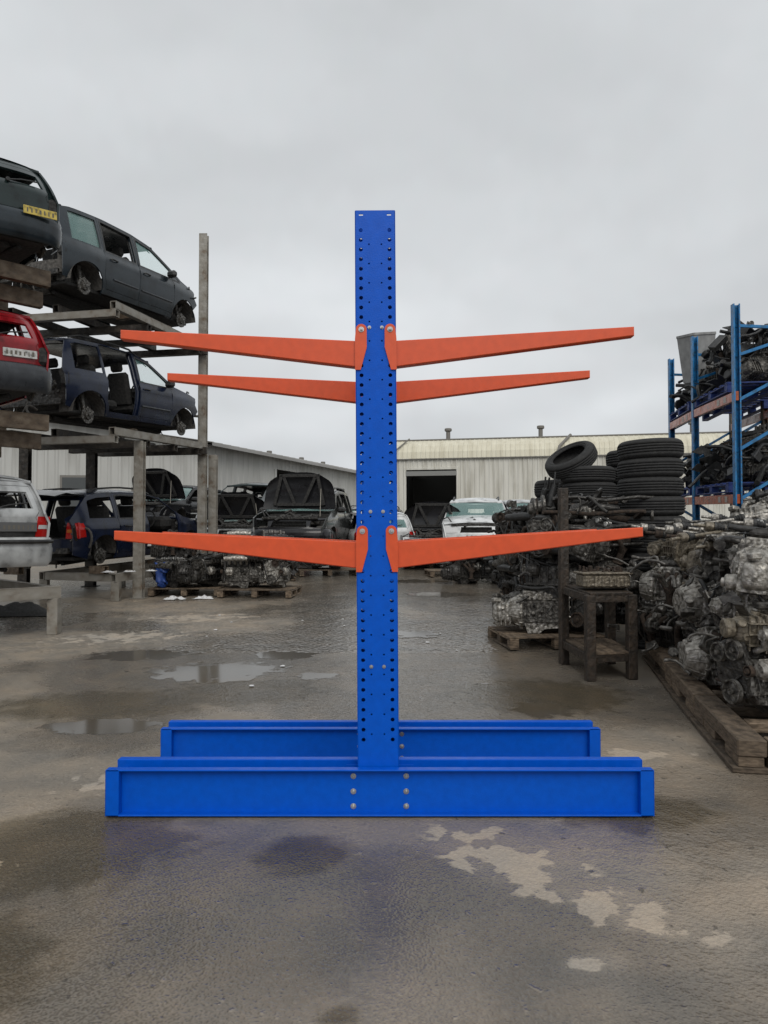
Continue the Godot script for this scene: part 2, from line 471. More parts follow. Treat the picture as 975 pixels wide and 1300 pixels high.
func rack_frame(root: Node3D, zf: float, arm_heights: Array, drop: float):
	# one upright with its foot beam and its pairs of arms; zf is the face of the web
	var W := 0.193
	var y0 := 0.03
	var y1 := 2.912
	var pitch := 0.0475
	var lean := Basis(Vector3(0, 0, 1), deg_to_rad(0.36))
	var up := Node3D.new()
	up.name = "upright_assembly"
	var U := Transform3D(lean, Vector3(-0.006, -drop, zf))
	# web with its holes
	var mb := MB.new()
	var th := 0.006
	var hx := W / 2.0
	var ys := y0 + 0.29
	var rows := int((y1 - 0.04 - ys) / pitch)
	var ye := ys + rows * pitch
	var inx := 0.034       # the inner edge of the outer columns of holes, from the side
	var F := U
	for zb in [0.0, -0.0865]:
		U = F * Transform3D(Basis(), Vector3(0, 0, zb))
		for s in [-1.0, 1.0]:
			for i in rows:
				var a: float = -hx if s < 0 else hx - 0.052
				holed_cell(mb, U, Rect2(a, ys + i * pitch, 0.052, pitch), Vector2(s * (hx - 0.0265), ys + (i + 0.5) * pitch), 0.0098, th)
		for s in [-1.0, 1.0]:
			for i in rows / 2:
				var a: float = -(hx - 0.052) if s < 0 else 0.0
				holed_cell(mb, U, Rect2(a, ys + i * 2 * pitch, hx - 0.052, pitch * 2), Vector2(s * 0.0305, ys + (i * 2 + 1) * pitch + 0.002), 0.0045, th, 10)
		if rows % 2 == 1:
			mb.box(U * Transform3D(Basis(), Vector3(0, ye - pitch / 2, -th / 2)), Vector3(W - 0.104, pitch, th), 0.0)
		mb.box(U * Transform3D(Basis(), Vector3(0, (y0 + ys) / 2, -th / 2)), Vector3(W, ys - y0, th), 0.0)
		# head of the web with its two slots
		var sl := y1 - 0.026
		mb.box(U * Transform3D(Basis(), Vector3(0, (ye + sl) / 2, -th / 2)), Vector3(W, sl - ye, th), 0.0)
		mb.box(U * Transform3D(Basis(), Vector3(0, (sl + 0.008 + y1) / 2, -th / 2)), Vector3(W, y1 - sl - 0.008, th), 0.0)
		for q in [[-hx, -hx + 0.018], [-hx + 0.038, hx - 0.038], [hx - 0.018, hx]]:
			mb.box(U * Transform3D(Basis(), Vector3((q[0] + q[1]) / 2, sl + 0.004, -th / 2)), Vector3(q[1] - q[0], 0.008, th), 0.0)
	U = F
	# the flanges folded back at both sides, with lips
	for s in [-1.0, 1.0]:
		mb.box(U * Transform3D(Basis(), Vector3(s * (hx - 0.003 + 0.0025), (y0 + y1) / 2, -0.046)), Vector3(0.006, y1 - y0, 0.092), 0.0022)
	var upright := part(root, "upright", mb, M.blue)
	# brace bolts
	var bb := MB.new()
	for y in [0.692, 1.438, 2.335]:
		for s in [-1.0, 1.0]: bolt_shape(bb, U * Vector3(s * 0.0305, y, 0), 0.0062)
	part(upright, "brace_bolt", bb, M.zinc)
	# foot beam: two channels back to back with the upright between them, closed at the ends
	var L := 2.587
	var Hb := 0.218
	var fl := 0.045
	var zc := zf - 0.045
	var beam := MB.new()
	for s in [1.0, -1.0]:
		var zweb: float = zc + s * 0.058
		beam.bx(Vector3(0, Hb / 2 - drop, zweb), Vector3(L - 0.01, Hb - 0.004, 0.006), 0.0005)
		for y in [0.004, Hb - 0.004]:
			beam.bx(Vector3(0, y - drop, zweb + s * (fl / 2 + 0.001)), Vector3(L - 0.006, 0.008, fl), 0.0025)
		for e in [-1.0, 1.0]:
			beam.bx(Vector3(e * (L / 2 - 0.032), Hb / 2 - drop, zweb + s * (fl - 0.002)), Vector3(0.064, Hb - 0.001, 0.006), 0.002)
			beam.bx(Vector3(e * (L / 2 - 0.062), Hb / 2 - drop, zweb + s * fl / 2), Vector3(0.004, Hb - 0.016, fl - 0.006), 0.001)
			beam.bx(Vector3(e * (L / 2 - 0.002), Hb / 2 - drop, zweb + s * fl / 2), Vector3(0.005, Hb - 0.002, fl + 0.002), 0.0015)
	for e in [-1.0, 1.0]:
		beam.bx(Vector3(e * (L / 2 - 0.05), Hb * 0.45 - drop, zc), Vector3(0.006, Hb * 0.8, 0.108), 0.001)
	var fb := part(root, "base_beam", beam, M.blue)
	for e in [-1.0, 0.0, 1.0]:                                # thin packing, added to lift the beam so a shaded gap shows beneath
		var sh := MB.new()
		sh.bx(Vector3(e * (L / 2 - 0.1), -drop - 0.0047, zc), Vector3(0.14, 0.0086, 0.14), 0.001)
		part(fb, "added_shim", sh, M.zinc)
	# the stiff plate that carries the upright between the channels
	var sp := MB.new()
	sp.bx(Vector3(0, 0.1 - drop, zc + 0.0515), Vector3(0.33, 0.19, 0.005), 0.001)
	sp.bx(Vector3(0, 0.1 - drop, zc - 0.0515), Vector3(0.33, 0.19, 0.005), 0.001)
	part(root, "foot_plate", sp, M.blue)
	for s in [-1.0, 1.0]:
		for y in [0.034, 0.104, 0.176]:
			var b := MB.new()
			bolt_shape(b, Vector3(s * 0.126, y - drop, zc + 0.061), 0.0095)
			part(fb, "bolt", b, M.zinc)
	# arms
	for h in arm_heights:
		var longer: float = 0.025 if drop > 0.0 else 0.0
		for s in [-1.0, 1.0]:
			var x0: float = s * (hx + 0.002)
			var ln := 1.135 + (0.028 if s > 0 else 0.012) + longer
			if h < 2.0: ln += 0.028
			var x1: float = x0 + s * ln
			var rt: float = h               # top of the arm at its root
			var tip: float = h + 0.062
			var am := MB.new()
			var secw := 0.058
			# tapered box arm, hollow only in looks: closed walls with chamfered edges
			var pts := [Vector2(x0, rt - 0.128), Vector2(x1, tip - 0.045), Vector2(x1, tip), Vector2(x0, rt)]
			var c := 0.004
			var front := []
			var side := []
			for i in 4:
				var p: Vector2 = pts[i]
				var ctr := Vector2((x0 + x1) / 2, 0)
				var iy: float = c if i < 2 else -c
				var ixx: float = 0.0 if (i == 0 or i == 3) else -s * c
				front.append(Vector2(p.x + ixx, p.y + iy)); side.append(p)
			for z in [0.0, -secw]:
				var zz2: float = z
				var zi: float = -c if z == 0.0 else -secw + c
				var nz := Vector3(0, 0, 1) if z == 0.0 else Vector3(0, 0, -1)
				am.quad(U * Vector3(front[0].x, front[0].y, zz2), U * Vector3(front[1].x, front[1].y, zz2), U * Vector3(front[2].x, front[2].y, zz2), U * Vector3(front[3].x, front[3].y, zz2), nz)
				for i in 3:
					var nn := [Vector3(0, -1, 0), Vector3(s, 0, 0), Vector3(0, 1, 0)][i] as Vector3
					am.quad(U * Vector3(front[i].x, front[i].y, zz2), U * Vector3(front[i + 1].x, front[i + 1].y, zz2), U * Vector3(side[i + 1].x, side[i + 1].y, zi), U * Vector3(side[i].x, side[i].y, zi), (nn + nz).normalized())
			for i in 3:
				var nn := [Vector3(0, -1, 0), Vector3(s, 0, 0), Vector3(0, 1, 0)][i] as Vector3
				am.flat(U * Vector3(side[i].x, side[i].y, -c), U * Vector3(side[i + 1].x, side[i + 1].y, -c), U * Vector3(side[i + 1].x, side[i + 1].y, -secw + c), U * Vector3(side[i].x, side[i].y, -secw + c), nn)
			var o := part(root, "arm", am, M.orange)
			o.position.z = -0.006
			# side plates that grip the upright: round head, straight outer edge, tapered inner edge
			var cx: float = s * (hx - 0.0265)
			var head := rt + 0.052
			var poly := PackedVector2Array()
			for i in 13:
				var an := PI * i / 12.0
				poly.append(Vector2(cx + s * 0.0265 * cos(an), head + 0.0265 * sin(an)))
			poly.append(Vector2(cx - s * 0.0265, rt - 0.035))
			poly.append(Vector2(cx - s * 0.0165 + s * 0.02, rt - 0.145))
			poly.append(Vector2(cx + s * 0.031, rt - 0.145))
			poly.append(Vector2(cx + s * 0.031, rt + 0.006))
			for z in [0.003, -0.104]:
				var pl := MB.new()
				pl.prism(U * Transform3D(Basis(), Vector3(0, 0, z)), poly, 0.006)
				part(o, "side_plate", pl, M.orange).position.z = 0.006
			var pin := MB.new()
			bolt_shape(pin, U * Vector3(cx, head - 0.001, 0.009), 0.0095)
			part(o, "pin", pin, M.zinc).position.z = 0.006

func build_rack():
	var r := thing("cantilever_rack", "tall blue double-sided cantilever rack with orange arms standing on wet concrete", "cantilever rack")
	r.position = Vector3(-0.02, 0.009, 0)
	rack_frame(r, -3.575, [2.272, 1.292], 0.0)
	rack_frame(r, -4.44, [2.247 + 0.036, 1.287 + 0.036], 0.036)
	# braces that tie the two uprights together, bolted through the webs
	for y in [0.692, 1.438, 2.335]:
		var b := MB.new()
		b.bx(Vector3(-0.006 - y * 0.0063, y, -4.052), Vector3(0.1, 0.05, 0.76), 0.003)
		part(r, "brace", b, M.blue)


# ------------------------------------------------------------------ yard floor
func wn(sd: int, freq: float, oct: int, px_per_m: float, x0: float, z0: float, n: int, warp := 0.0) -> PackedByteArray:
	# noise in metres, so that neighbouring sheets continue one another
	var f := FastNoiseLite.new()
	f.seed = sd; f.fractal_octaves = oct; f.frequency = freq / px_per_m
	f.noise_type = FastNoiseLite.TYPE_SIMPLEX_SMOOTH
	f.offset = Vector3(x0 * px_per_m, z0 * px_per_m, 0)
	if warp > 0.0:
		f.domain_warp_enabled = true; f.domain_warp_amplitude = warp * px_per_m; f.domain_warp_frequency = freq * 0.7 / px_per_m
	var im := f.get_image(n, n, false, false, false)
	im.convert(Image.FORMAT_L8)
	return im.get_data()
func spot(x: float, z: float, s: Array) -> float:
	# 1 in the middle of an oval s = [x, d, rx, rd, turn], 0 outside it
	var dx: float = x - s[0]
	var dz: float = -z - s[1]
	var c := cos(s[4])
	var sn := sin(s[4])
	var a: float = (dx * c + dz * sn) / s[2]
	var b: float = (-dx * sn + dz * c) / s[3]
	return max(0.0, 1.0 - sqrt(a * a + b * b))
func floor_material(x0: float, z0: float, size: float, n: int, bump: float, film_rough: float) -> StandardMaterial3D:
	var ppm := n / size
	var big := wn(1, 0.28, 4, ppm, x0, z0, n, 0.8)        # broad tone
	var wetn := wn(2, 0.42, 4, ppm, x0, z0, n, 1.0)       # damp
	var mid := wn(3, 2.3, 4, ppm, x0, z0, n)              # mottling
	var fine := wn(4, 34.0, 3, ppm, x0, z0, n)            # grain
	var dry := wn(5, 4.6, 5, ppm, x0, z0, n, 0.12)        # edges of the skins of dry cement
	var grit := wn(7, 85.0, 2, ppm, x0, z0, n)            # sand grains
	var spk := wn(6, 11.0, 3, ppm, x0, z0, n)             # chips and crumbs
	var pale := [[0.52, 3.1, 0.5, 0.27, -0.9], [0.78, 2.74, 0.45, 0.15, -0.55], [0.95, 2.56, 0.3, 0.1, -0.3], [0.66, 2.35, 0.16, 0.07, 0.2], [-3.2, 9.0, 1.0, 0.5, 0.2], [-2.7, 10.6, 1.0, 0.5, 0.1], [-1.45, 4.1, 0.45, 0.25, 0.2], [1.5, 4.6, 0.5, 0.2, 0.1], [-1.75, 2.95, 0.3, 0.12, 0.3]]
	var dark := [[-0.34, 3.13, 0.24, 0.24, 0.0], [-0.115, 2.1, 0.075, 0.055, 0.3], [-1.42, 3.2, 0.75, 0.55, 0.2], [-1.5, 2.3, 0.6, 0.5, 0.0], [-2.2, 5.9, 1.1, 0.6, 0.1], [1.3, 6.2, 0.9, 0.7, 0.0], [-1.2, 6.3, 0.9, 0.6, 0.2], [1.2, 3.6, 0.5, 0.3, 0.1]]
	var film := [[0.0, 2.7, 1.5, 1.0, 0.0], [0.75, 6.6, 1.5, 2.6, 0.0], [0.2, 9.5, 2.6, 3.2, 0.0], [-1.0, 7.4, 2.2, 2.8, 0.0], [0.3, 14.5, 3.6, 4.5, 0.0], [-0.5, 19.0, 4.0, 4.0, 0.0]]
	var pools := [[1.22, 5.75, 0.34, 0.34, 0.1], [-1.6, 7.1, 0.9, 0.55, 0.15], [-1.05, 7.9, 0.5, 0.35, 0.0], [0.95, 13.5, 0.9, 0.5, 0.0], [-2.6, 7.9, 0.8, 0.4, 0.1], [0.35, 9.2, 0.5, 0.35, 0.0], [-0.6, 6.9, 0.3, 0.2, 0.0], [-2.0, 5.3, 0.6, 0.3, 0.0], [0.6, 16.0, 1.2, 0.6, 0.0]]
	var al := PackedByteArray()
	var ro := PackedByteArray()
	var hg := PackedByteArray()
	al.resize(n * n * 3); ro.resize(n * n); hg.resize(n * n)
	var near := func(list: Array) -> Array:
		var o := []
		for s in list:
			if s[0] > x0 - 4.0 and s[0] < x0 + size + 4.0 and -s[1] > z0 - 4.0 and -s[1] < z0 + size + 4.0: o.append(s)
		return o
	# ovals are sampled on a coarse raster
	var cs := 8
	var cn := n / cs + 2
	var coarse := [PackedFloat32Array(), PackedFloat32Array(), PackedFloat32Array(), PackedFloat32Array()]
	var lists := [near.call(pale), near.call(dark), near.call(pools), near.call(film)]
	for l in 4:
		coarse[l].resize(cn * cn)
		for j in cn:
			for i in cn:
				var b := 0.0
				for s in lists[l]: b = max(b, spot(x0 + i * cs / ppm, z0 + j * cs / ppm, s))
				coarse[l][j * cn + i] = b
	var c0: PackedFloat32Array = coarse[0]
	var c1: PackedFloat32Array = coarse[1]
	var c2: PackedFloat32Array = coarse[2]
	var c3: PackedFloat32Array = coarse[3]
	for j in n:
		var jj := j / cs
		var tj := float(j % cs) / cs
		for i in n:
			var k := j * n + i
			var q := jj * cn + i / cs
			var ti := float(i % cs) / cs
			var w00 := (1.0 - ti) * (1.0 - tj)
			var w10 := ti * (1.0 - tj)
			var w01 := (1.0 - ti) * tj
			var w11 := ti * tj
			var sp := c0[q] * w00 + c0[q + 1] * w10 + c0[q + cn] * w01 + c0[q + cn + 1] * w11
			var sd := c1[q] * w00 + c1[q + 1] * w10 + c1[q + cn] * w01 + c1[q + cn + 1] * w11
			var so := c2[q] * w00 + c2[q + 1] * w10 + c2[q + cn] * w01 + c2[q + cn + 1] * w11
			var sf := c3[q] * w00 + c3[q + 1] * w10 + c3[q + cn] * w01 + c3[q + cn + 1] * w11
			var b := big[k] * 0.00784 - 1.0
			var m := mid[k] * 0.00784 - 1.0
			var f := fine[k] * 0.00784 - 1.0
			var d := dry[k] * 0.00784 - 1.0
			var s := spk[k] * 0.00784 - 1.0
			var gr := grit[k] * 0.00784 - 1.0
			var wt := wetn[k] * 0.00784 - 1.0 + sd * 0.5 + sf * 0.8 - sp * 0.6
			var damp: float = clamp(wt * 2.2 + 0.35, 0.0, 1.0)
			var tone := 0.225 * (1.0 + 0.24 * b + 0.2 * m + 0.16 * f + 0.22 * gr)
			var warm := 1.0 + 0.05 * b + 0.05 * m
			tone *= (1.0 - 0.38 * damp) * (1.0 - 0.16 * min(1.0, sf * 1.6))
			if sd > 0.0: tone *= 1.0 - 0.36 * clamp((sd * 1.7 + d * 0.55 - 0.22) * 2.6, 0.0, 1.0)
			var rough := 0.44 - 0.24 * damp + 0.07 * m + 0.07 * f
			var patchy: float = clamp(0.62 + 0.55 * b + 0.35 * d, 0.2, 1.2)
			var h: float = 0.5 + 0.13 * m * (1.0 - 0.4 * damp) + (0.14 * f * patchy + 0.17 * s * patchy) * (1.0 - 0.55 * min(1.0, sf * 1.6)) + 0.10 * gr
			rough = lerp(rough, film_rough + 0.05 * f, min(1.0, sf * 1.7) * clamp(0.75 + wt * 1.2 + m * 0.5, 0.0, 1.0))
			if s > 0.62:                             # chips and crumbs
				tone *= 0.45 if b > -0.1 else 1.35
				h += 0.12
			var skin: float = clamp((d * 1.7 + sp * 1.5 - 0.62) * 5.0, 0.0, 1.0) * min(1.0, sp * 7.0)
			if skin > 0.0:
				tone = lerp(tone, 0.37 * (1.0 + 0.12 * f + 0.1 * m), skin * 0.75)
				rough = lerp(rough, 0.75, skin)
				h += 0.1 * skin
			var pool: float = clamp((so * 1.5 + wt * 0.25 + d * 0.55 + m * 0.3 - 0.5) * 6.0, 0.0, 1.0)
			if pool > 0.0:
				tone = lerp(tone, 0.085, pool)
				rough = lerp(rough, 0.1, pool)
				h = lerp(h, 0.4, pool)
			var br: float = clamp(sd * 2.6 + d * 0.5 - 0.15, 0.0, 1.0) if sd > 0.0 else 0.0
			# linear tone to stored sRGB
			var g := sqrt(clamp(tone, 0.0, 1.0))
			g = 1.055 * pow(g, 0.8333) - 0.055
			al[k * 3] = int(clamp(g * 255.0 * 1.03 * (0.5 + 0.5 * warm), 0, 255))
			al[k * 3 + 1] = int(clamp(g * (245.0 - 7.0 * br), 0, 255))
			al[k * 3 + 2] = int(clamp(g * (222.0 - 24.0 * br) / (0.4 + 0.6 * warm), 0, 255))
			ro[k] = int(clamp(rough, 0.04, 1.0) * 255.0)
			hg[k] = int(clamp(h, 0.0, 1.0) * 255.0)
	var mt := StandardMaterial3D.new()
	mt.albedo_texture = ImageTexture.create_from_image(Image.create_from_data(n, n, false, Image.FORMAT_RGB8, al))
	mt.roughness_texture = ImageTexture.create_from_image(Image.create_from_data(n, n, false, Image.FORMAT_L8, ro))
	mt.roughness_texture_channel = BaseMaterial3D.TEXTURE_CHANNEL_RED
	var hi := Image.create_from_data(n, n, false, Image.FORMAT_L8, hg)
	hi.convert(Image.FORMAT_RGBA8)
	hi.bump_map_to_normal_map(bump)
	mt.normal_enabled = true; mt.normal_texture = ImageTexture.create_from_image(hi); mt.normal_scale = 1.0
	mt.roughness = 1.0
	mt.metallic_specular = 0.42
	mt.texture_repeat = false
	return mt
func floor_sheet(am: ArrayMesh, x0: float, z0: float, size: float, hole: Rect2, m: Material, cells: int):
	var st := SurfaceTool.new()
	st.begin(Mesh.PRIMITIVE_TRIANGLES)
	var c := size / cells
	for j in cells:
		for i in cells:
			var x := x0 + i * c
			var z := z0 + j * c
			if hole.size.x > 0.0 and hole.has_point(Vector2(x + c / 2, z + c / 2)): continue
			var P := []
			for e in [[0, 0], [1, 0], [1, 1], [0, 1]]:
				var px: float = x + e[0] * c
				var pz: float = z + e[1] * c
				P.append(Vector3(px, gy(-pz), pz))
			for t in [0, 1, 2, 0, 2, 3]:
				var p: Vector3 = P[t]
				var sl := (gy(-p.z + 0.05) - gy(-p.z - 0.05)) / 0.1
				st.set_normal(Vector3(0, 1, sl).normalized())
				st.set_tangent(Plane(1, 0, 0, 1))
				st.set_uv(Vector2((p.x - x0) / size, (p.z - z0) / size))
				st.add_vertex(p)
	st.set_material(m)
	st.index()
	st.commit(am)
func build_ground():
	var am := ArrayMesh.new()
	floor_sheet(am, -4.0, -8.0, 8.0, Rect2(), floor_material(-4.0, -8.0, 8.0, 1536, 3.4, 0.09), 64)
	floor_sheet(am, -12.0, -24.0, 24.0, Rect2(-4, -8, 8, 8), floor_material(-12.0, -24.0, 24.0, 1024, 2.0, 0.2), 96)
	var far := mat(Color.WHITE, 0.42, 0.0, noise_tex(60, 0.02, [lin(0.09, 0.085, 0.075), lin(0.16, 0.15, 0.135), lin(0.22, 0.21, 0.19)]), null, null, 0.08)
	floor_sheet(am, -168.0, -288.0, 336.0, Rect2(-12, -24, 24, 24), far, 168)
	var o := MeshInstance3D.new()
	o.name = "ground"; o.mesh = am
	add_child(o)
	o.set_meta("kind", "structure")
	o.set_meta("label", "damp stained concrete yard floor with puddles")
	taken["ground"] = 0

# ------------------------------------------------------------------ sky
func sky_texture() -> ImageTexture:
	var w := 640
	var h := 320
	var f := FastNoiseLite.new()
	f.seed = 71; f.frequency = 0.9; f.fractal_octaves = 5; f.noise_type = FastNoiseLite.TYPE_SIMPLEX_SMOOTH
	f.domain_warp_enabled = true; f.domain_warp_amplitude = 0.3; f.domain_warp_frequency = 1.0
	var out := PackedByteArray()
	out.resize(w * h * 3)
	for j in h:
		var el := PI * (0.5 - (j + 0.5) / h)
		var cy := sin(el)
		var cr := cos(el)
		for i in w:
			var k := (j * w + i) * 3
			var az := TAU * (i + 0.5) / w
			var v := 0.0
			if el > -0.05:
				# a flat layer of cloud seen in perspective
				var q: float = 1.0 / (max(cy, 0.0) + 0.22)
				v = f.get_noise_3d(cos(az) * cr * q, 0.7 * q, sin(az) * cr * q)
			var b := 1.0 + 0.10 * v
			out[k] = int(clamp(213.0 * b, 0, 255)); out[k + 1] = int(clamp(216.5 * b, 0, 255)); out[k + 2] = int(clamp(219.5 * b, 0, 255))
	return ImageTexture.create_from_image(Image.create_from_data(w, h, false, Image.FORMAT_RGB8, out))

# ------------------------------------------------------------------ car wrecks
# own axes: x forward from the rear end, y up from the wheels' lowest point, z to the car's right
func shape_of(kind: String) -> Dictionary:
	match kind:
		"mpv": return {L = 3.72, W = 1.74, H = 1.62, sill = 0.27, belt = 0.98, top = [[0.02, 0.62], [0.0, 0.98], [0.06, 1.30], [0.12, 1.55], [0.3, 1.59], [1.0, 1.62], [1.7, 1.60], [2.2, 1.52], [2.68, 1.25], [2.97, 1.04], [3.3, 0.94], [3.55, 0.80], [3.68, 0.62], [3.72, 0.45]], wr = 0.50, wf = 3.05, ar = 0.36, xc = 0.86, xb = 1.72, xa = 2.68, rr = 0.28}
		"suv": return {L = 3.8, W = 1.78, H = 1.62, sill = 0.32, belt = 1.02, top = [[0.03, 0.65], [0.0, 1.02], [0.06, 1.3], [0.15, 1.54], [0.35, 1.60], [1.0, 1.62], [1.7, 1.60], [2.1, 1.52], [2.5, 1.27], [2.75, 1.08], [3.2, 1.0], [3.6, 0.88], [3.76, 0.68], [3.8, 0.48]], wr = 0.52, wf = 3.08, ar = 0.38, xc = 0.88, xb = 1.70, xa = 2.62, rr = 0.32}
		"estate": return {L = 4.5, W = 1.72, H = 1.45, sill = 0.24, belt = 0.90, top = [[0.03, 0.55], [0.0, 0.90], [0.16, 1.12], [0.38, 1.36], [0.6, 1.41], [1.4, 1.45], [2.3, 1.43], [2.7, 1.37], [3.1, 1.12], [3.35, 0.94], [3.8, 0.86], [4.25, 0.74], [4.45, 0.58], [4.5, 0.42]], wr = 0.95, wf = 3.6, ar = 0.335, xc = 1.35, xb = 2.2, xa = 3.15, rr = 0.55}
		"small": return {L = 3.45, W = 1.58, H = 1.42, sill = 0.24, belt = 0.90, top = [[0.03, 0.55], [0.0, 0.90], [0.18, 1.14], [0.36, 1.34], [0.55, 1.39], [1.1, 1.42], [1.7, 1.40], [2.05, 1.32], [2.4, 1.08], [2.62, 0.93], [2.95, 0.86], [3.25, 0.74], [3.4, 0.58], [3.45, 0.42]], wr = 0.58, wf = 2.82, ar = 0.32, xc = 0.92, xb = 1.6, xa = 2.45, rr = 0.45}
		_: return {L = 3.95, W = 1.70, H = 1.44, sill = 0.25, belt = 0.92, top = [[0.03, 0.55], [0.0, 0.92], [0.16, 1.12], [0.42, 1.35], [0.65, 1.40], [1.3, 1.44], [1.95, 1.42], [2.35, 1.34], [2.75, 1.09], [3.0, 0.94], [3.35, 0.87], [3.72, 0.75], [3.9, 0.58], [3.95, 0.42]], wr = 0.70, wf = 3.22, ar = 0.335, xc = 1.05, xb = 1.85, xa = 2.78, rr = 0.5}
func top_y(P: Dictionary, x: float) -> float:
	var t: Array = P.top
	for i in t.size() - 1:
		if x >= t[i][0] and x <= t[i + 1][0] and t[i + 1][0] > t[i][0]:
			return lerp(float(t[i][1]), float(t[i + 1][1]), (x - t[i][0]) / (t[i + 1][0] - t[i][0]))
	return P.belt
func half_w(P: Dictionary, x: float, y: float) -> float:
	var u: float = abs(x / P.L * 2.0 - 1.0)
	var plan: float = 1.0 - 0.13 * pow(u, 5.0)
	var hw: float = P.W / 2.0 * plan
	if y < P.belt:
		var s: float = (P.belt - y) / (P.belt - P.sill)
		var crease: float = 0.012 * exp(-pow((y - P.belt + 0.12) / 0.03, 2.0))
		var sh: float = clamp((y - P.belt + 0.16) / 0.16, 0.0, 1.0)
		return -0.04 * sh * sh + hw * (0.985 + 0.03 * sin(s * PI * 0.9) - 0.13 * s * s) + crease
	var t: float = (y - P.belt) / (P.H - P.belt)
	return -0.04 + hw * (0.985 - 0.16 * t - 0.05 * t * t)
func rear_x(P: Dictionary, y: float) -> float:
	var t: Array = P.top
	if y < t[0][1]: return t[0][0]
	for i in 4:
		if y >= t[i][1] and y <= t[i + 1][1]: return lerp(float(t[i][0]), float(t[i + 1][0]), (y - t[i][1]) / (t[i + 1][1] - t[i][1]))
	return t[4][0]
func front_x(P: Dictionary, y: float) -> float:
	var t: Array = P.top
	var m := t.size()
	if y < t[m - 1][1]: return t[m - 1][0] - (t[m - 1][1] - y) * 0.25
	for i in range(m - 1, m - 5, -1):
		if y >= t[i][1] and y <= t[i - 1][1]: return lerp(float(t[i][0]), float(t[i - 1][0]), (y - t[i][1]) / (t[i - 1][1] - t[i][1]))
	return t[m - 3][0]
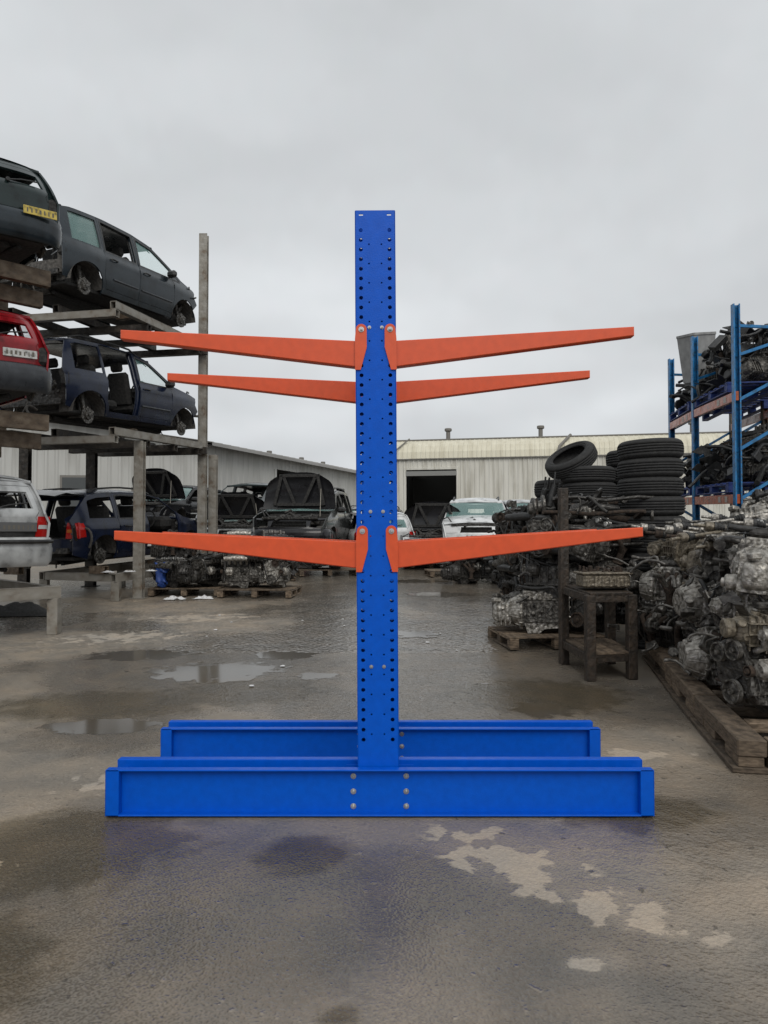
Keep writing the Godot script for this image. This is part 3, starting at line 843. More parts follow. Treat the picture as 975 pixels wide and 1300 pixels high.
# o: paint, doors (which are on: "FR" ...), glass (which door glasses are in), hatch "on" / "off" / "open", rear_bumper, front_bumper, hood "on" / "off" / "open", wheels, lights, plate
func make_car(called: String, label: String, kind: String, o: Dictionary, group := "wrecked cars in the yard") -> Node3D:
	var P := shape_of(kind)
	var root := thing(called, label, "car", group)
	var pm: Material = o.paint
	var near: bool = not o.get("wheels", false)
	var t: Array = P.top
	var m := t.size()
	# outline of the side
	var sil := PackedVector2Array()
	for q in t:
		sil.append(Vector2(q[0], q[1] - (0.035 if q[1] > P.belt + 0.15 else 0.0)))
	sil.append(Vector2(P.L - 0.06, P.sill + 0.02)); sil.append(Vector2(P.L - 0.5, P.sill)); sil.append(Vector2(0.45, P.sill)); sil.append(Vector2(0.06, P.sill + 0.1))
	if o.has("front_cut"):
		var fx: float = P.wf + o.front_cut
		var cc := Geometry2D.clip_polygons(sil, V2([[fx + 0.1, 0], [fx, 0.3], [fx + 0.06, 0.45], [fx - 0.03, 0.55], [fx + 0.1, 0.68], [fx - 0.02, 0.8], [fx + 0.05, 2.0], [P.L + 1, 2.0], [P.L + 1, 0]]))
		if cc.size() > 0: sil = cc[0]
	var arches := [disc2(Vector2(P.wr, 0.33), P.ar), disc2(Vector2(P.wf, 0.33), P.ar)]
	# doors
	var door_of := func(x0: float, x1: float) -> PackedVector2Array:
		var p := PackedVector2Array([Vector2(x0, P.sill + 0.09)])
		var k := 14
		for i in k + 1:
			var x: float = lerp(x0, x1, float(i) / k)
			var y: float = max(P.belt - 0.01, top_y(P, x) - 0.06)
			p.append(Vector2(x, y))
		p.append(Vector2(x1, P.sill + 0.09))
		return p
	var win_of := func(x0: float, x1: float) -> PackedVector2Array:
		var p := PackedVector2Array([Vector2(x0, P.belt + 0.025)])
		var k := 14
		for i in k + 1:
			var x: float = lerp(x0, x1, float(i) / k)
			var y: float = top_y(P, x) - 0.105
			if y > P.belt + 0.03: p.append(Vector2(x + (0.02 if i == 0 else 0.0), y))
			else:
				p.append(Vector2(x, P.belt + 0.025))
				break
		if p[p.size() - 1].y > P.belt + 0.03: p.append(Vector2(x1, P.belt + 0.025))
		return p
	var rd: PackedVector2Array = door_of.call(P.xc, P.xb - 0.012)
	var c := Geometry2D.clip_polygons(rd, disc2(Vector2(P.wr, 0.33), P.ar + 0.07))
	if c.size() > 0: rd = c[0]
	var fd: PackedVector2Array = door_of.call(P.xb + 0.012, P.xa)
	c = Geometry2D.clip_polygons(fd, disc2(Vector2(P.wf, 0.33), P.ar + 0.05))
	if c.size() > 0: fd = c[0]
	var rw: PackedVector2Array = win_of.call(P.xc + 0.055, P.xb - 0.06)
	var fw: PackedVector2Array = win_of.call(P.xb + 0.06, P.xa + 0.2)
	var qw := PackedVector2Array()
	if P.xc - 0.06 - (rear_x(P, P.belt + 0.2) + 0.16) > 0.16 and not o.get("no_quarter", false):
		qw = win_of.call(rear_x(P, P.belt + 0.25) + 0.17, P.xc - 0.05)
	for sd in [1.0, -1.0]:
		var s: float = sd
		var f := func(p: Vector2) -> Vector3: return Vector3(p.x, p.y, s * half_w(P, p.x, p.y))
		var fi := func(p: Vector2) -> Vector3: return Vector3(p.x, p.y, s * (half_w(P, p.x, p.y) - 0.03))
		var away := Vector3(0, 0, s)
		var L: String = "R" if s > 0 else "L"
		var holes := [arches[0], arches[1]]
		for d in [rd, fd]: holes.append(Geometry2D.offset_polygon(d, 0.006)[0])
		if qw.size() > 3: holes.append(qw)
		var mb := MB.new()
		mb.panel(sil, holes, f, away, 0.025, 0.1 if near else 0.2)
		var side := part(root, "side_panel", mb, pm)
		# lips and liners of the wheel arches
		for w in [P.wr, P.wf]:
			var lm := MB.new()
			var zo: float = half_w(P, w, 0.5) - 0.02
			lm.sheet(14, 3, func(a, b):
				var an: float = PI * a
				return Vector3(w + cos(an) * P.ar * 1.01, 0.33 + sin(an) * P.ar * 1.01, s * (zo - b * 0.30)), Vector3(0, -1, 0))
			lm.sheet(10, 3, func(a, b):
				var an: float = PI * a
				return Vector3(w + cos(an) * P.ar * b, 0.33 + sin(an) * P.ar * b, s * (zo - 0.30)), Vector3(0, 0, s))
			part(root, "wheel_arch_liner", lm, M.liner)
		# doors
		for q in [["R" + L, rd, rw, P.xc], ["F" + L, fd, fw, P.xb]]:
			var inl := MB.new()
			if o.doors.has(q[0]):
				var dm := MB.new()
				dm.panel(q[1], [q[2]], f, away, 0.03, 0.09 if near else 0.2)
				var door := part(root, "door", dm, pm)
				var hm := MB.new()
				var hx: float = q[3] + 0.09 + (0.06 if q[0][0] == "R" else 0.03)
				if q[0][0] == "R": hx = P.xc + 0.14
				var hz: float = s * half_w(P, hx, P.belt - 0.13)
				hm.tube([Vector3(hx - 0.02, P.belt - 0.115, hz - s * 0.01), Vector3(hx, P.belt - 0.12, hz + s * 0.03), Vector3(hx + 0.1, P.belt - 0.125, hz + s * 0.032), Vector3(hx + 0.13, P.belt - 0.12, hz - s * 0.01)], 0.014, 6)
				part(door, "handle", hm, M.plastic)
				if o.get("mould", true):
					var mm := MB.new()
					var ptsx := []
					var xs0: float = P.xc + 0.2 if q[0][0] == "R" else P.xb + 0.05
					var xs1: float = P.xb - 0.05 if q[0][0] == "R" else P.xa - 0.06
					for i in 7:
						var x: float = lerp(xs0, xs1, i / 6.0)
						ptsx.append(Vector3(x, P.sill + 0.27, s * (half_w(P, x, P.sill + 0.27) + 0.004)))
					mm.tube(ptsx, 0.019, 6)
					part(door, "moulding", mm, M.bumper_grey)
				var tm := MB.new()
				tm.panel(Geometry2D.offset_polygon(q[2], 0.03)[0], [q[2]], func(p: Vector2) -> Vector3: return Vector3(p.x, p.y, s * (half_w(P, p.x, p.y) + 0.003)), away, 0.012, 0.12)
				part(door, "window_seal", tm, M.plastic)
				inl.panel(Geometry2D.offset_polygon(q[1], -0.03)[0], [Geometry2D.offset_polygon(q[2], 0.01)[0]], func(p: Vector2) -> Vector3: return Vector3(p.x, p.y, s * (half_w(P, p.x, p.y) - 0.07)), away, 0.02, 0.16)
				part(door, "door_card", inl, M.inner)
				if o.glass.has(q[0]):
					var gm := MB.new()
					gm.panel(q[2], [], func(p: Vector2) -> Vector3: return Vector3(p.x, p.y, s * (half_w(P, p.x, p.y) - 0.02)), away, 0.0, 0.12)
					part(door, "window_glass", gm, M.glass)
				if q[0][0] == "F" and o.get("mirrors", true):
					var mi := MB.new()
					mi.bx(Vector3(P.xa - 0.12, P.belt + 0.07, s * (half_w(P, P.xa, P.belt) + 0.09)), Vector3(0.12, 0.13, 0.2), 0.04)
					part(door, "mirror", mi, M.plastic)
		# posts between the doors
		var pil := MB.new()
		for x in [P.xb]:
			var pp := []
			for i in 6:
				var y: float = lerp(P.sill + 0.05, top_y(P, x) - 0.06, i / 5.0)
				pp.append(Vector3(x, y, s * (half_w(P, x, y) - 0.075)))
			pil.tube(pp, 0.045, 6)
		part(root, "pillar", pil, pm)
		if qw.size() > 3:
			var gm := MB.new()
			gm.panel(qw, [], fi, away, 0.0, 0.15)
			if o.glass.has("Q" + L): part(side, "quarter_glass", gm, M.glass)
			elif o.get("qfilm", false): part(side, "quarter_panel", gm, pm)
	# roof
	if o.get("roof", true):
		var ro := MB.new()
		var xr: float = t[3][0]
		var xf: float = t[7][0] + (t[8][0] - t[7][0]) * 0.1
		for lay in [0.0, 0.03]:
			ro.sheet(16, 12, func(a, b):
				var x: float = lerp(xr, xf, a)
				var y: float = top_y(P, x) - 0.02
				var z: float = (b * 2.0 - 1.0)
				return Vector3(x, y + 0.05 * (1.0 - z * z) - 0.015 * pow(abs(z), 6.0) - lay, z * (half_w(P, x, y - 0.02) + 0.002)), Vector3(0, 1 if lay == 0.0 else -1, 0))
		var rf := part(root, "roof", ro, pm)
		if o.get("rails", false):
			for s in [-1.0, 1.0]:
				var rl := MB.new()
				var pp := []
				for i in 9:
					var x: float = lerp(xr + 0.15, xf - 0.2, i / 8.0)
					pp.append(Vector3(x, top_y(P, x) + (0.045 if i > 0 and i < 8 else 0.0), s * (half_w(P, x, P.H) - 0.05)))
				rl.tube(pp, 0.018, 6)
				part(rf, "roof_rail", rl, M.plastic)
	# windscreen header and cowl bars, rear header
	for q in [[t[3][0] + 0.03, t[3][1] - 0.03], [lerp(float(t[7][0]), float(t[8][0]), 0.12), lerp(float(t[7][1]), float(t[8][1]), 0.12) - 0.02], [t[9][0] - 0.02, t[9][1] - 0.04]]:
		var z: float = half_w(P, q[0], q[1]) - 0.02
		var bars := MB.new()
		bars.tube([Vector3(q[0], q[1], -z), Vector3(q[0] + 0.01, q[1] + 0.035, 0), Vector3(q[0], q[1], z)], 0.032, 6)
		part(root, "cross_rail", bars, pm)
	if o.get("screen", false):
		var ws := MB.new()
		ws.sheet(8, 10, func(a, b):
			var x: float = lerp(lerp(float(t[7][0]), float(t[8][0]), 0.12), float(t[9][0]), a)
			var z: float = b * 2.0 - 1.0
			var y: float = top_y(P, x) - 0.02
			return Vector3(x + 0.07 * (1.0 - z * z), y, z * (half_w(P, x, y) - 0.03)), Vector3(1, 1, 0))
		part(root, "windscreen", ws, M.glass)
	# floor, dashboard, bulkhead, seats
	var fl := MB.new()
	fl.bx(Vector3(P.L * 0.5 - 0.1, P.sill + 0.03, 0), Vector3(P.L - 0.55, 0.06, P.W * 0.72), 0.01)
	fl.bx(Vector3(P.L * 0.5 - 0.1, P.sill - 0.03, 0), Vector3(P.L - 0.9, 0.1, 0.3), 0.03)
	fl.tube([Vector3(0.3, P.sill - 0.06, 0.25), Vector3(1.0, P.sill - 0.05, 0.1), Vector3(2.6, P.sill - 0.05, 0.1)], 0.035, 6)
	fl.bx(Vector3(P.xa + 0.1, P.belt - 0.28, 0), Vector3(0.05, 0.5, P.W * 0.8), 0.01)
	fl.bx(Vector3(0.6, P.sill + 0.2, 0), Vector3(0.9, 0.3, P.W * 0.5), 0.05)
	part(root, "floor_pan", fl, M.inner)
	var da := MB.new()
	da.bx(Vector3(P.xa - 0.08, P.belt - 0.1, 0), Vector3(0.34, 0.26, P.W * 0.78), 0.07)
	var sw := []
	for i in 15: sw.append(Vector3(P.xa - 0.34 + 0.06 * sin(TAU * i / 14.0), P.belt - 0.03 + 0.17 * sin(TAU * i / 14.0), 0.36 + 0.17 * cos(TAU * i / 14.0)))
	da.tube(sw, 0.016, 6, false)
	part(root, "dashboard", da, M.inner)
	for q in [[P.xb + 0.12, -0.36, 0.46], [P.xb + 0.12, 0.36, 0.46], [P.xc + 0.12, 0.0, 1.15]]:
		var se := MB.new()
		se.bx(Vector3(q[0] + 0.22, P.sill + 0.27, q[1]), Vector3(0.5, 0.16, q[2]), 0.05)
		se.box(T3(Vector3(q[0] - 0.06, P.sill + 0.6, q[1]), 0, 0, 0.2), Vector3(0.13, 0.62, q[2]), 0.05)
		for hz in ([q[1]] if q[2] < 1.0 else [q[1] - 0.35, q[1] + 0.35]):
			se.box(T3(Vector3(q[0] - 0.14, P.sill + 1.0, hz), 0, 0, 0.2), Vector3(0.1, 0.17, 0.26), 0.04)
		part(root, "seat", se, M.inner)
	# rear end
	var fr := func(p: Vector2) -> Vector3:
		var w: float = half_w(P, rear_x(P, p.y) + 0.06, p.y)
		var q: float = min(1.0, abs(p.x) / w)
		return Vector3(rear_x(P, p.y) - 0.02 + 0.12 * pow(q, 4.0), p.y, p.x)
	var edge := func(y: float) -> float: return half_w(P, rear_x(P, y) + 0.1, y) - 0.005
	var yl: float = P.sill + 0.16
	var ring := PackedVector2Array()
	for i in 12:
		var y: float = lerp(yl, t[3][1] - 0.03, i / 11.0)
		ring.append(Vector2(edge.call(y), y))
	for i in range(11, -1, -1):
		var y: float = lerp(yl, t[3][1] - 0.03, i / 11.0)
		ring.append(Vector2(-edge.call(y), y))
	var hatch := PackedVector2Array()
	for i in 9:
		var y: float = lerp(P.sill + 0.36, t[3][1] - 0.08, i / 8.0)
		hatch.append(Vector2(edge.call(y) - (0.16 if y < P.belt + 0.02 else 0.07), y))
	for i in range(8, -1, -1):
		var y: float = lerp(P.sill + 0.36, t[3][1] - 0.08, i / 8.0)
		hatch.append(Vector2(-edge.call(y) + (0.16 if y < P.belt + 0.02 else 0.07), y))
	var rwin := PackedVector2Array()
	for q in [[P.belt + 0.06, 0.15], [t[3][1] - 0.16, 0.15]]: rwin.append(Vector2(edge.call(q[0]) - q[1], q[0]))
	for q in [[t[3][1] - 0.16, 0.15], [P.belt + 0.06, 0.15]]: rwin.append(Vector2(-edge.call(q[0]) + q[1], q[0]))
	var back := Vector3(-1, 0, 0)
	var rp := MB.new()
	rp.panel(ring, [hatch], fr, back, 0.03, 0.09)
	part(root, "rear_panel", rp, o.get("rear_mat", pm))
	if o.hatch == "on":
		var hm := MB.new()
		hm.panel(Geometry2D.offset_polygon(hatch, -0.006)[0], [rwin], fr, back, 0.03, 0.08)
		var hp := part(root, "tailgate", hm, pm)
		var wi := MB.new()
		wi.tube([Vector3(rear_x(P, P.belt + 0.06) - 0.05, P.belt + 0.05, 0.02), Vector3(rear_x(P, P.belt + 0.1) - 0.06, P.belt + 0.1, 0.2), Vector3(rear_x(P, P.belt + 0.12) - 0.05, P.belt + 0.13, 0.42)], 0.011, 6)
		wi.cyl(Vector3(rear_x(P, P.belt + 0.05) - 0.07, P.belt + 0.05, 0.02), Vector3(rear_x(P, P.belt) + 0.02, P.belt + 0.05, 0.02), 0.028, 8)
		part(hp, "wiper", wi, M.plastic)
		var re := MB.new()
		re.panel(V2([[-0.42, P.belt - 0.3], [0.62, P.belt - 0.3], [0.56, P.belt - 0.12], [-0.42, P.belt - 0.12]]), [], func(p): return fr.call(p) + Vector3(-0.008, 0, 0), back, 0.015, 0.1)
		part(hp, "plate_recess", re, o.get("recess_mat", pm))
		if o.get("rear_glass", false):
			var gm := MB.new()
			gm.panel(rwin, [], fr, back, 0.0, 0.15)
			part(hp, "rear_glass", gm, M.glass)
	elif o.hatch == "open":
		# a raised tailgate hinged at the back of the roof
		var hm := MB.new()
		var yaw_pt := Vector3(t[3][0], t[3][1] + 0.02, 0)
		var lift: Array = o.get("hatch_line", [[-0.35, 0.03], [-0.75, -0.04]])
		for lay in [0.0, 0.03]:
			hm.sheet(8, 10, func(a, b):
				var z: float = (b * 2.0 - 1.0)
				var p := Vector2(0, 0).lerp(Vector2(lift[0][0], lift[0][1]), a * 2.0) if a < 0.5 else Vector2(lift[0][0], lift[0][1]).lerp(Vector2(lift[1][0], lift[1][1]), a * 2.0 - 1.0)
				return yaw_pt + Vector3(p.x, p.y - lay + 0.04 * (1.0 - z * z), z * P.W * (0.38 + 0.06 * a)), Vector3(0, 1 if lay == 0.0 else -1, 0))
		part(root, "tailgate", hm, o.get("hatch_mat", pm))
	# lamps
	for q in o.get("lamps", []):
		var s: float = 1.0 if q[0] == "R" else -1.0
		var lm := MB.new()
		var y0: float = P.belt - 0.3
		var y1: float = P.belt - 0.04
		var w: float = edge.call(0.8)
		var sh: Array = [[w - 0.19, y0], [w + 0.012, y0], [w + 0.012, y1], [w - 0.15, y1]]
		if o.get("tall_lamp", false): sh = [[w - 0.13, y0 - 0.06], [w + 0.012, y0 - 0.06], [w + 0.0, y1 + 0.16], [w - 0.09, y1 + 0.12]]
		var pl := PackedVector2Array()
		for z in sh: pl.append(Vector2(s * z[0], z[1]))
		lm.panel(pl, [], func(p): return fr.call(p) + Vector3(-0.018, 0, 0), back, 0.04, 0.05)
		var lamp := part(root, "tail_lamp", lm, M.lens_red)
		var wrap := MB.new()
		wrap.panel(V2([[0.05, y0 + 0.01], [0.26, y0 + 0.02], [0.22, y1 - 0.01], [0.06, y1 - 0.01]]), [], func(p: Vector2) -> Vector3: return Vector3(p.x, p.y, s * (half_w(P, p.x, p.y) + 0.008)), Vector3(0, 0, s), 0.02, 0.06)
		part(lamp, "side_lens", wrap, q[1])
		var mid := MB.new()
		var pm2 := PackedVector2Array()
		for z in [[w - 0.16, y0 + 0.10], [w - 0.03, y0 + 0.10], [w - 0.03, y0 + 0.15], [w - 0.15, y0 + 0.15]]: pm2.append(Vector2(s * z[0], z[1]))
		mid.panel(pm2, [], func(p): return fr.call(p) + Vector3(-0.024, 0, 0), back, 0.01, 0.06)
		part(lamp, "indicator_lens", mid, M.lens_clear if o.get("no_amber", false) else M.lens_amber)
	for q in o.get("lamp_holes", []):
		var lm := MB.new()
		var s: float = 1.0 if q == "R" else -1.0
		lm.box(T3(Vector3(0.07, P.belt - 0.17, s * (edge.call(0.8) - 0.09)), 0, 0, 0), Vector3(0.1, 0.25, 0.17), 0.05)
		part(root, "lamp_socket", lm, M.inner)
	# bumpers: a rounded section swept round the end
	for e in [["rear_bumper", 0.0, -1.0], ["front_bumper", P.L, 1.0]]:
		if not o.get(e[0], false): continue
		var bm := MB.new()
		var sg: float = e[2]
		var hw: float = P.W / 2.0
		var bot: float = P.sill - 0.02
		var tp: float = P.sill + 0.36 if sg < 0 else P.sill + 0.32
		var sec := [[0.0, tp], [0.055, tp - 0.02], [0.075, tp - 0.09], [0.07, tp - 0.12], [0.085, tp - 0.16], [0.06, bot + 0.06], [0.0, bot]]
		for lay in [0.0, 0.03]:
			bm.sheet(30, 6, func(a, b):
				var s: float = a * 2.0 - 1.0
				var u: float = abs(s)
				var qv: Array = sec[int(round(b * 6.0))]
				var pt: Vector3
				if u < 0.72:
					var zz: float = u / 0.72
					pt = Vector3(e[1] + sg * (qv[0] - 0.02) - sg * 0.10 * pow(zz, 4.0), qv[1], zz * (hw - 0.08))
				else:
					var k: float = (u - 0.72) / 0.28
					var xx: float = -sg * 0.10 - sg * k * 0.36
					pt = Vector3(e[1] + xx + sg * (qv[0] - 0.02) * (1.0 - k), qv[1], min(hw - 0.08 + sin(min(1.0, k * 2.5) * PI / 2) * 0.055, 9.0) + (qv[0] - 0.03) * min(1.0, k * 3.0) * 0.6)
				pt.z *= sign(s) if s != 0.0 else 1.0
				return pt - Vector3(sg * lay, 0, 0), Vector3(sg, 0, 0) if lay == 0.0 else Vector3(-sg, 0, 0))
		var bp := part(root, e[0], bm, o.get("bumper_mat", M.bumper_grey))
		if o.get("bumper_strip", false) and sg < 0:
			var sm := MB.new()
			var pp := []
			for i in 21:
				var s: float = i / 10.0 - 1.0
				pp.append(Vector3(-0.075 + 0.10 * pow(abs(s), 4.0), tp - 0.06, s * (hw - 0.06)))
			sm.tube(pp, 0.028, 6)
			part(bp, "rub_strip", sm, M.plastic)
	if o.has("plate"):
		var q: Array = o.plate          # z, y, material, on the bumper?
		var pb := MB.new()
		var px: float = -0.085 if q[3] else rear_x(P, q[1]) - 0.035
		pb.bx(Vector3(px, q[1], q[0]), Vector3(0.012, 0.11, 0.44), 0.004)
		var pp := part(root, "number_plate", pb, q[2])
		var ik := MB.new()
		var rr := RandomNumberGenerator.new()
		rr.seed = int(q[1] * 1000.0)
		for i in 7:
			var z: float = q[0] - 0.17 + i * 0.056
			ik.bx(Vector3(px - 0.0065, q[1] + rr.randf_range(-0.004, 0.004), z), Vector3(0.002, rr.randf_range(0.05, 0.06), rr.randf_range(0.012, 0.03)), 0.0)
		part(pp, "worn_print", ik, M.ink).set_meta("kind", "stuff")
	if o.get("torn", false):
		var rt := RandomNumberGenerator.new()
		rt.seed = int(P.L * 77.0)
		for i in 16:
			var tt := MB.new()
			var fr2: bool = i % 2 == 0
			var p0 := Vector3(P.wf + rt.randf_range(0.1, 0.45) if fr2 else rt.randf_range(-0.02, 0.25), rt.randf_range(P.sill, P.belt), rt.randf_range(-0.2, 0.85))
			if i % 4 < 2: arc_tube(rt, tt, p0, p0 + Vector3(rt.randf_range(-0.3, 0.3), rt.randf_range(-0.4, 0.0), rt.randf_range(-0.3, 0.1)), 0.12, rt.randf_range(0.008, 0.022), 7)
			else: tt.box(T3(p0, rt.randf() * 6.0, rt.randf() * 2.0, rt.randf()), Vector3(rt.randf_range(0.08, 0.3), rt.randf_range(0.02, 0.1), rt.randf_range(0.02, 0.06)), 0.008)
			part(root, "torn_trim", tt, [M.plastic, M.liner, M.alu_dark, M.grime][i % 4])
	# under the rear: axle beam, silencer
	var ax := MB.new()
	ax.tube([Vector3(P.wr, 0.3, -0.65), Vector3(P.wr + 0.1, 0.33, 0), Vector3(P.wr, 0.3, 0.65)], 0.04, 6)
	for s in [-1.0, 1.0]:
		ax.tube([Vector3(P.wr, 0.3, s * 0.6), Vector3(P.wr + 0.02, 0.7, s * 0.5)], 0.045, 7)
		ax.bar(Vector3(P.wr, 0.28, s * 0.62), Vector3(P.wr + 0.5, 0.34, s * 0.5), 0.05, 0.06)
	if not o.get("rear_bumper", false):
		ax.bx(Vector3(0.06, P.sill + 0.17, 0), Vector3(0.08, 0.1, P.W * 0.72), 0.01)
		ax.cyl(Vector3(0.3, P.sill + 0.02, -0.5), Vector3(0.3, P.sill + 0.02, 0.2), 0.1, 12)
	part(root, "rear_axle", ax, M.grime)
	# hubs or wheels
	for w in [P.wr, P.wf]:
		for s in [-1.0, 1.0]:
			var hub := MB.new()
			var zc: float = s * (P.W / 2.0 - 0.17)
			var HT := Transform3D(Basis(Vector3(1, 0, 0), s * PI / 2), Vector3(w, 0.3, zc))
			if o.get("wheels", false):
				var wn2 := part_mesh(root, "wheel", wheel_mesh(), Transform3D(Basis(Vector3(1, 0, 0), s * PI / 2), Vector3(w, 0.31, s * (P.W / 2.0 - 0.13))))
				part_mesh(wn2, "rim", rim_cache, Transform3D())
			else:
				hub.lathe(HT, [Vector2(0.0, -0.06), Vector2(0.06, -0.06), Vector2(0.06, 0.0), Vector2(0.135, 0.0), Vector2(0.135, 0.022), Vector2(0.075, 0.022), Vector2(0.07, 0.055), Vector2(0.035, 0.06), Vector2(0.03, 0.085), Vector2(0.0, 0.085)], 18)
				for k in 5:
					var an := TAU * k / 5.0
					hub.cyl(HT * Vector3(cos(an) * 0.052, 0.05, sin(an) * 0.052), HT * Vector3(cos(an) * 0.052, 0.085, sin(an) * 0.052), 0.008, 6)
				hub.bar(Vector3(w - 0.03, 0.42, zc), Vector3(w + 0.1, 0.34, zc + s * 0.02), 0.07, 0.07)
				hub.tube([Vector3(w, 0.3, zc - s * 0.04), Vector3(w + 0.02, 0.6, zc - s * 0.12), Vector3(w + 0.02, 0.78, zc - s * 0.14)], [0.03, 0.045, 0.05], 8)
				part(root, "brake_hub", hub, M.alu_dark)
	# front end
	if o.hood == "on":
		var hd := MB.new()
		for lay in [0.0, 0.025]:
			hd.sheet(12, 12, func(a, b):
				var x: float = lerp(float(t[9][0]) + 0.01, float(t[m - 3][0]), a)
				var z: float = b * 2.0 - 1.0
				var y: float = top_y(P, x)
				return Vector3(x - 0.1 * a * pow(abs(z), 3.0), y + 0.05 * (1.0 - z * z) + 0.004 - lay, z * (half_w(P, x, y - 0.02) - 0.03)), Vector3(0, 1 if lay == 0.0 else -1, 0))
		part(root, "bonnet", hd, pm)
	elif o.hood == "open":
		var hd := MB.new()
		var base := Vector3(t[9][0] + 0.03, t[9][1] + 0.02, 0)
		var len: float = t[m - 3][0] - t[9][0]
		var an: float = o.get("hood_angle", 1.25)
		var dir := Vector3(cos(an), sin(an), 0)
		var nn := Vector3(-sin(an), cos(an), 0)
		for lay in [0.0, 0.03]:
			hd.sheet(14, 14, func(a, b):
				var z: float = b * 2.0 - 1.0
				var ww: float = (P.W / 2.0 - 0.04) * (1.0 - 0.10 * a - 0.2 * pow(a, 8.0))
				return base + dir * (a * len - 0.14 * a * pow(abs(z), 3.0)) + nn * (0.06 * (1.0 - z * z) + 0.05 * sin(a * PI) - lay) + Vector3(0, 0, z * ww), nn if lay == 0.0 else -nn)
		var hp := part(root, "bonnet", hd, o.get("hood_mat", M.p_black))
		# stiffening frame on its underside
		var rb := MB.new()
		for q in [[0.1, -0.55, 0.92, -0.4], [0.1, 0.55, 0.92, 0.4], [0.12, -0.5, 0.12, 0.5], [0.9, -0.45, 0.9, 0.45], [0.15, -0.1, 0.85, -0.35], [0.15, 0.1, 0.85, 0.35]]:
			rb.bar(base + dir * (q[0] * len) - nn * 0.03 + Vector3(0, 0, q[1] * P.W / 1.7), base + dir * (q[2] * len) - nn * 0.03 + Vector3(0, 0, q[3] * P.W / 1.7), 0.07, 0.03, nn)
		part(hp, "stiffener", rb, M.inner)
		var pr := MB.new()
		pr.tube([Vector3(P.wf + 0.2, P.belt - 0.1, -0.6), base + dir * len * 0.6 + Vector3(0, 0, -0.5)], 0.01, 6)
		part(hp, "prop_rod", pr, M.steel)
	if o.get("bay", true):
		# engine bay: slam panel, radiator, lumps of engine, hoses
		var rr := RandomNumberGenerator.new()
		rr.seed = int(P.L * 100.0) + called.length()
		var bay := MB.new()
		bay.bx(Vector3(P.L - 0.22, P.belt - 0.14, 0), Vector3(0.08, 0.06, P.W * 0.7), 0.01)
		bay.bx(Vector3(P.L - 0.28, P.belt - 0.4, 0), Vector3(0.05, 0.4, P.W * 0.5), 0.01)
		bay.bx(Vector3(P.wf - 0.02, P.belt - 0.3, 0.05), Vector3(0.45, 0.34, 0.6), 0.05)
		bay.bx(Vector3(P.wf - 0.02, P.belt - 0.1, 0.1), Vector3(0.3, 0.1, 0.5), 0.03)
		for i in 16:
			var p0 := Vector3(P.wf + rr.randf_range(-0.35, 0.4), P.belt - rr.randf_range(0.08, 0.3), rr.randf_range(-0.6, 0.6))
			var p1 := p0 + Vector3(rr.randf_range(-0.3, 0.3), rr.randf_range(-0.05, 0.12), rr.randf_range(-0.4, 0.4))
			bay.tube([p0, (p0 + p1) / 2 + Vector3(0, 0.1, 0), p1], rr.randf_range(0.012, 0.04), 6)
		for i in 7: bay.bx(Vector3(P.wf + rr.randf_range(-0.3, 0.4), P.belt - rr.randf_range(0.12, 0.25), rr.randf_range(-0.6, 0.6)), Vector3(rr.randf_range(0.1, 0.2), rr.randf_range(0.1, 0.18), rr.randf_range(0.1, 0.22)), 0.02, Vector3(0, rr.randf(), 0))
		part(root, "engine_bay", bay, M.grime)
	# nose
	var ff := func(p: Vector2) -> Vector3:
		var q: float = abs(p.x) / (P.W / 2.0)
		return Vector3(front_x(P, p.y) - 0.02 - 0.16 * pow(q, 3.0), p.y, p.x)
	if o.get("nose", true):
		var hw2: float = P.W / 2.0 - 0.07
		var yb: float = P.sill + 0.05
		var yt: float = t[m - 3][1]
		var no := MB.new()
		var hl := V2([[-hw2 + 0.03, yt - 0.22], [-hw2 + 0.36, yt - 0.2], [-hw2 + 0.34, yt - 0.06], [-hw2 + 0.05, yt - 0.03]])
		var hr := V2([[hw2 - 0.03, yt - 0.22], [hw2 - 0.36, yt - 0.2], [hw2 - 0.34, yt - 0.06], [hw2 - 0.05, yt - 0.03]])
		var gr := V2([[-hw2 + 0.42, yt - 0.2], [hw2 - 0.42, yt - 0.2], [hw2 - 0.45, yt - 0.06], [-hw2 + 0.45, yt - 0.06]])
		var lo := V2([[-0.5, yb + 0.03], [0.5, yb + 0.03], [0.45, yb + 0.14], [-0.45, yb + 0.14]])
		no.panel(V2([[-hw2, yb], [hw2, yb], [hw2, yt], [-hw2, yt]]), [hl, hr, gr, lo], ff, Vector3(1, 0, 0), 0.03, 0.09)
		var np := part(root, "nose_panel", no, o.get("nose_mat", pm))
		var gl := MB.new()
		for i in 4: gl.bx(Vector3(front_x(P, yt - 0.1) - 0.05, yt - 0.18 + i * 0.035, 0), Vector3(0.03, 0.012, hw2 * 2 - 0.9), 0.003)
		part(np, "grille", gl, M.plastic)
		for q in [["R", hr], ["L", hl]]:
			if o.get("head", ["R", "L"]).has(q[0]):
				var hm := MB.new()
				hm.panel(q[1], [], func(p): return ff.call(p) + Vector3(0.005, 0, 0), Vector3(1, 0, 0), 0.05, 0.06)
				part(root, "headlamp", hm, M.lens_clear)
		if o.has("front_plate"):
			var pb := MB.new()
			pb.bx(Vector3(front_x(P, yb + 0.2) + 0.035, yb + 0.2, o.front_plate), Vector3(0.012, 0.11, 0.5), 0.003)
			part(np, "number_plate", pb, M.plate_white)
	return root
var wheel_cache: ArrayMesh
var rim_cache: ArrayMesh
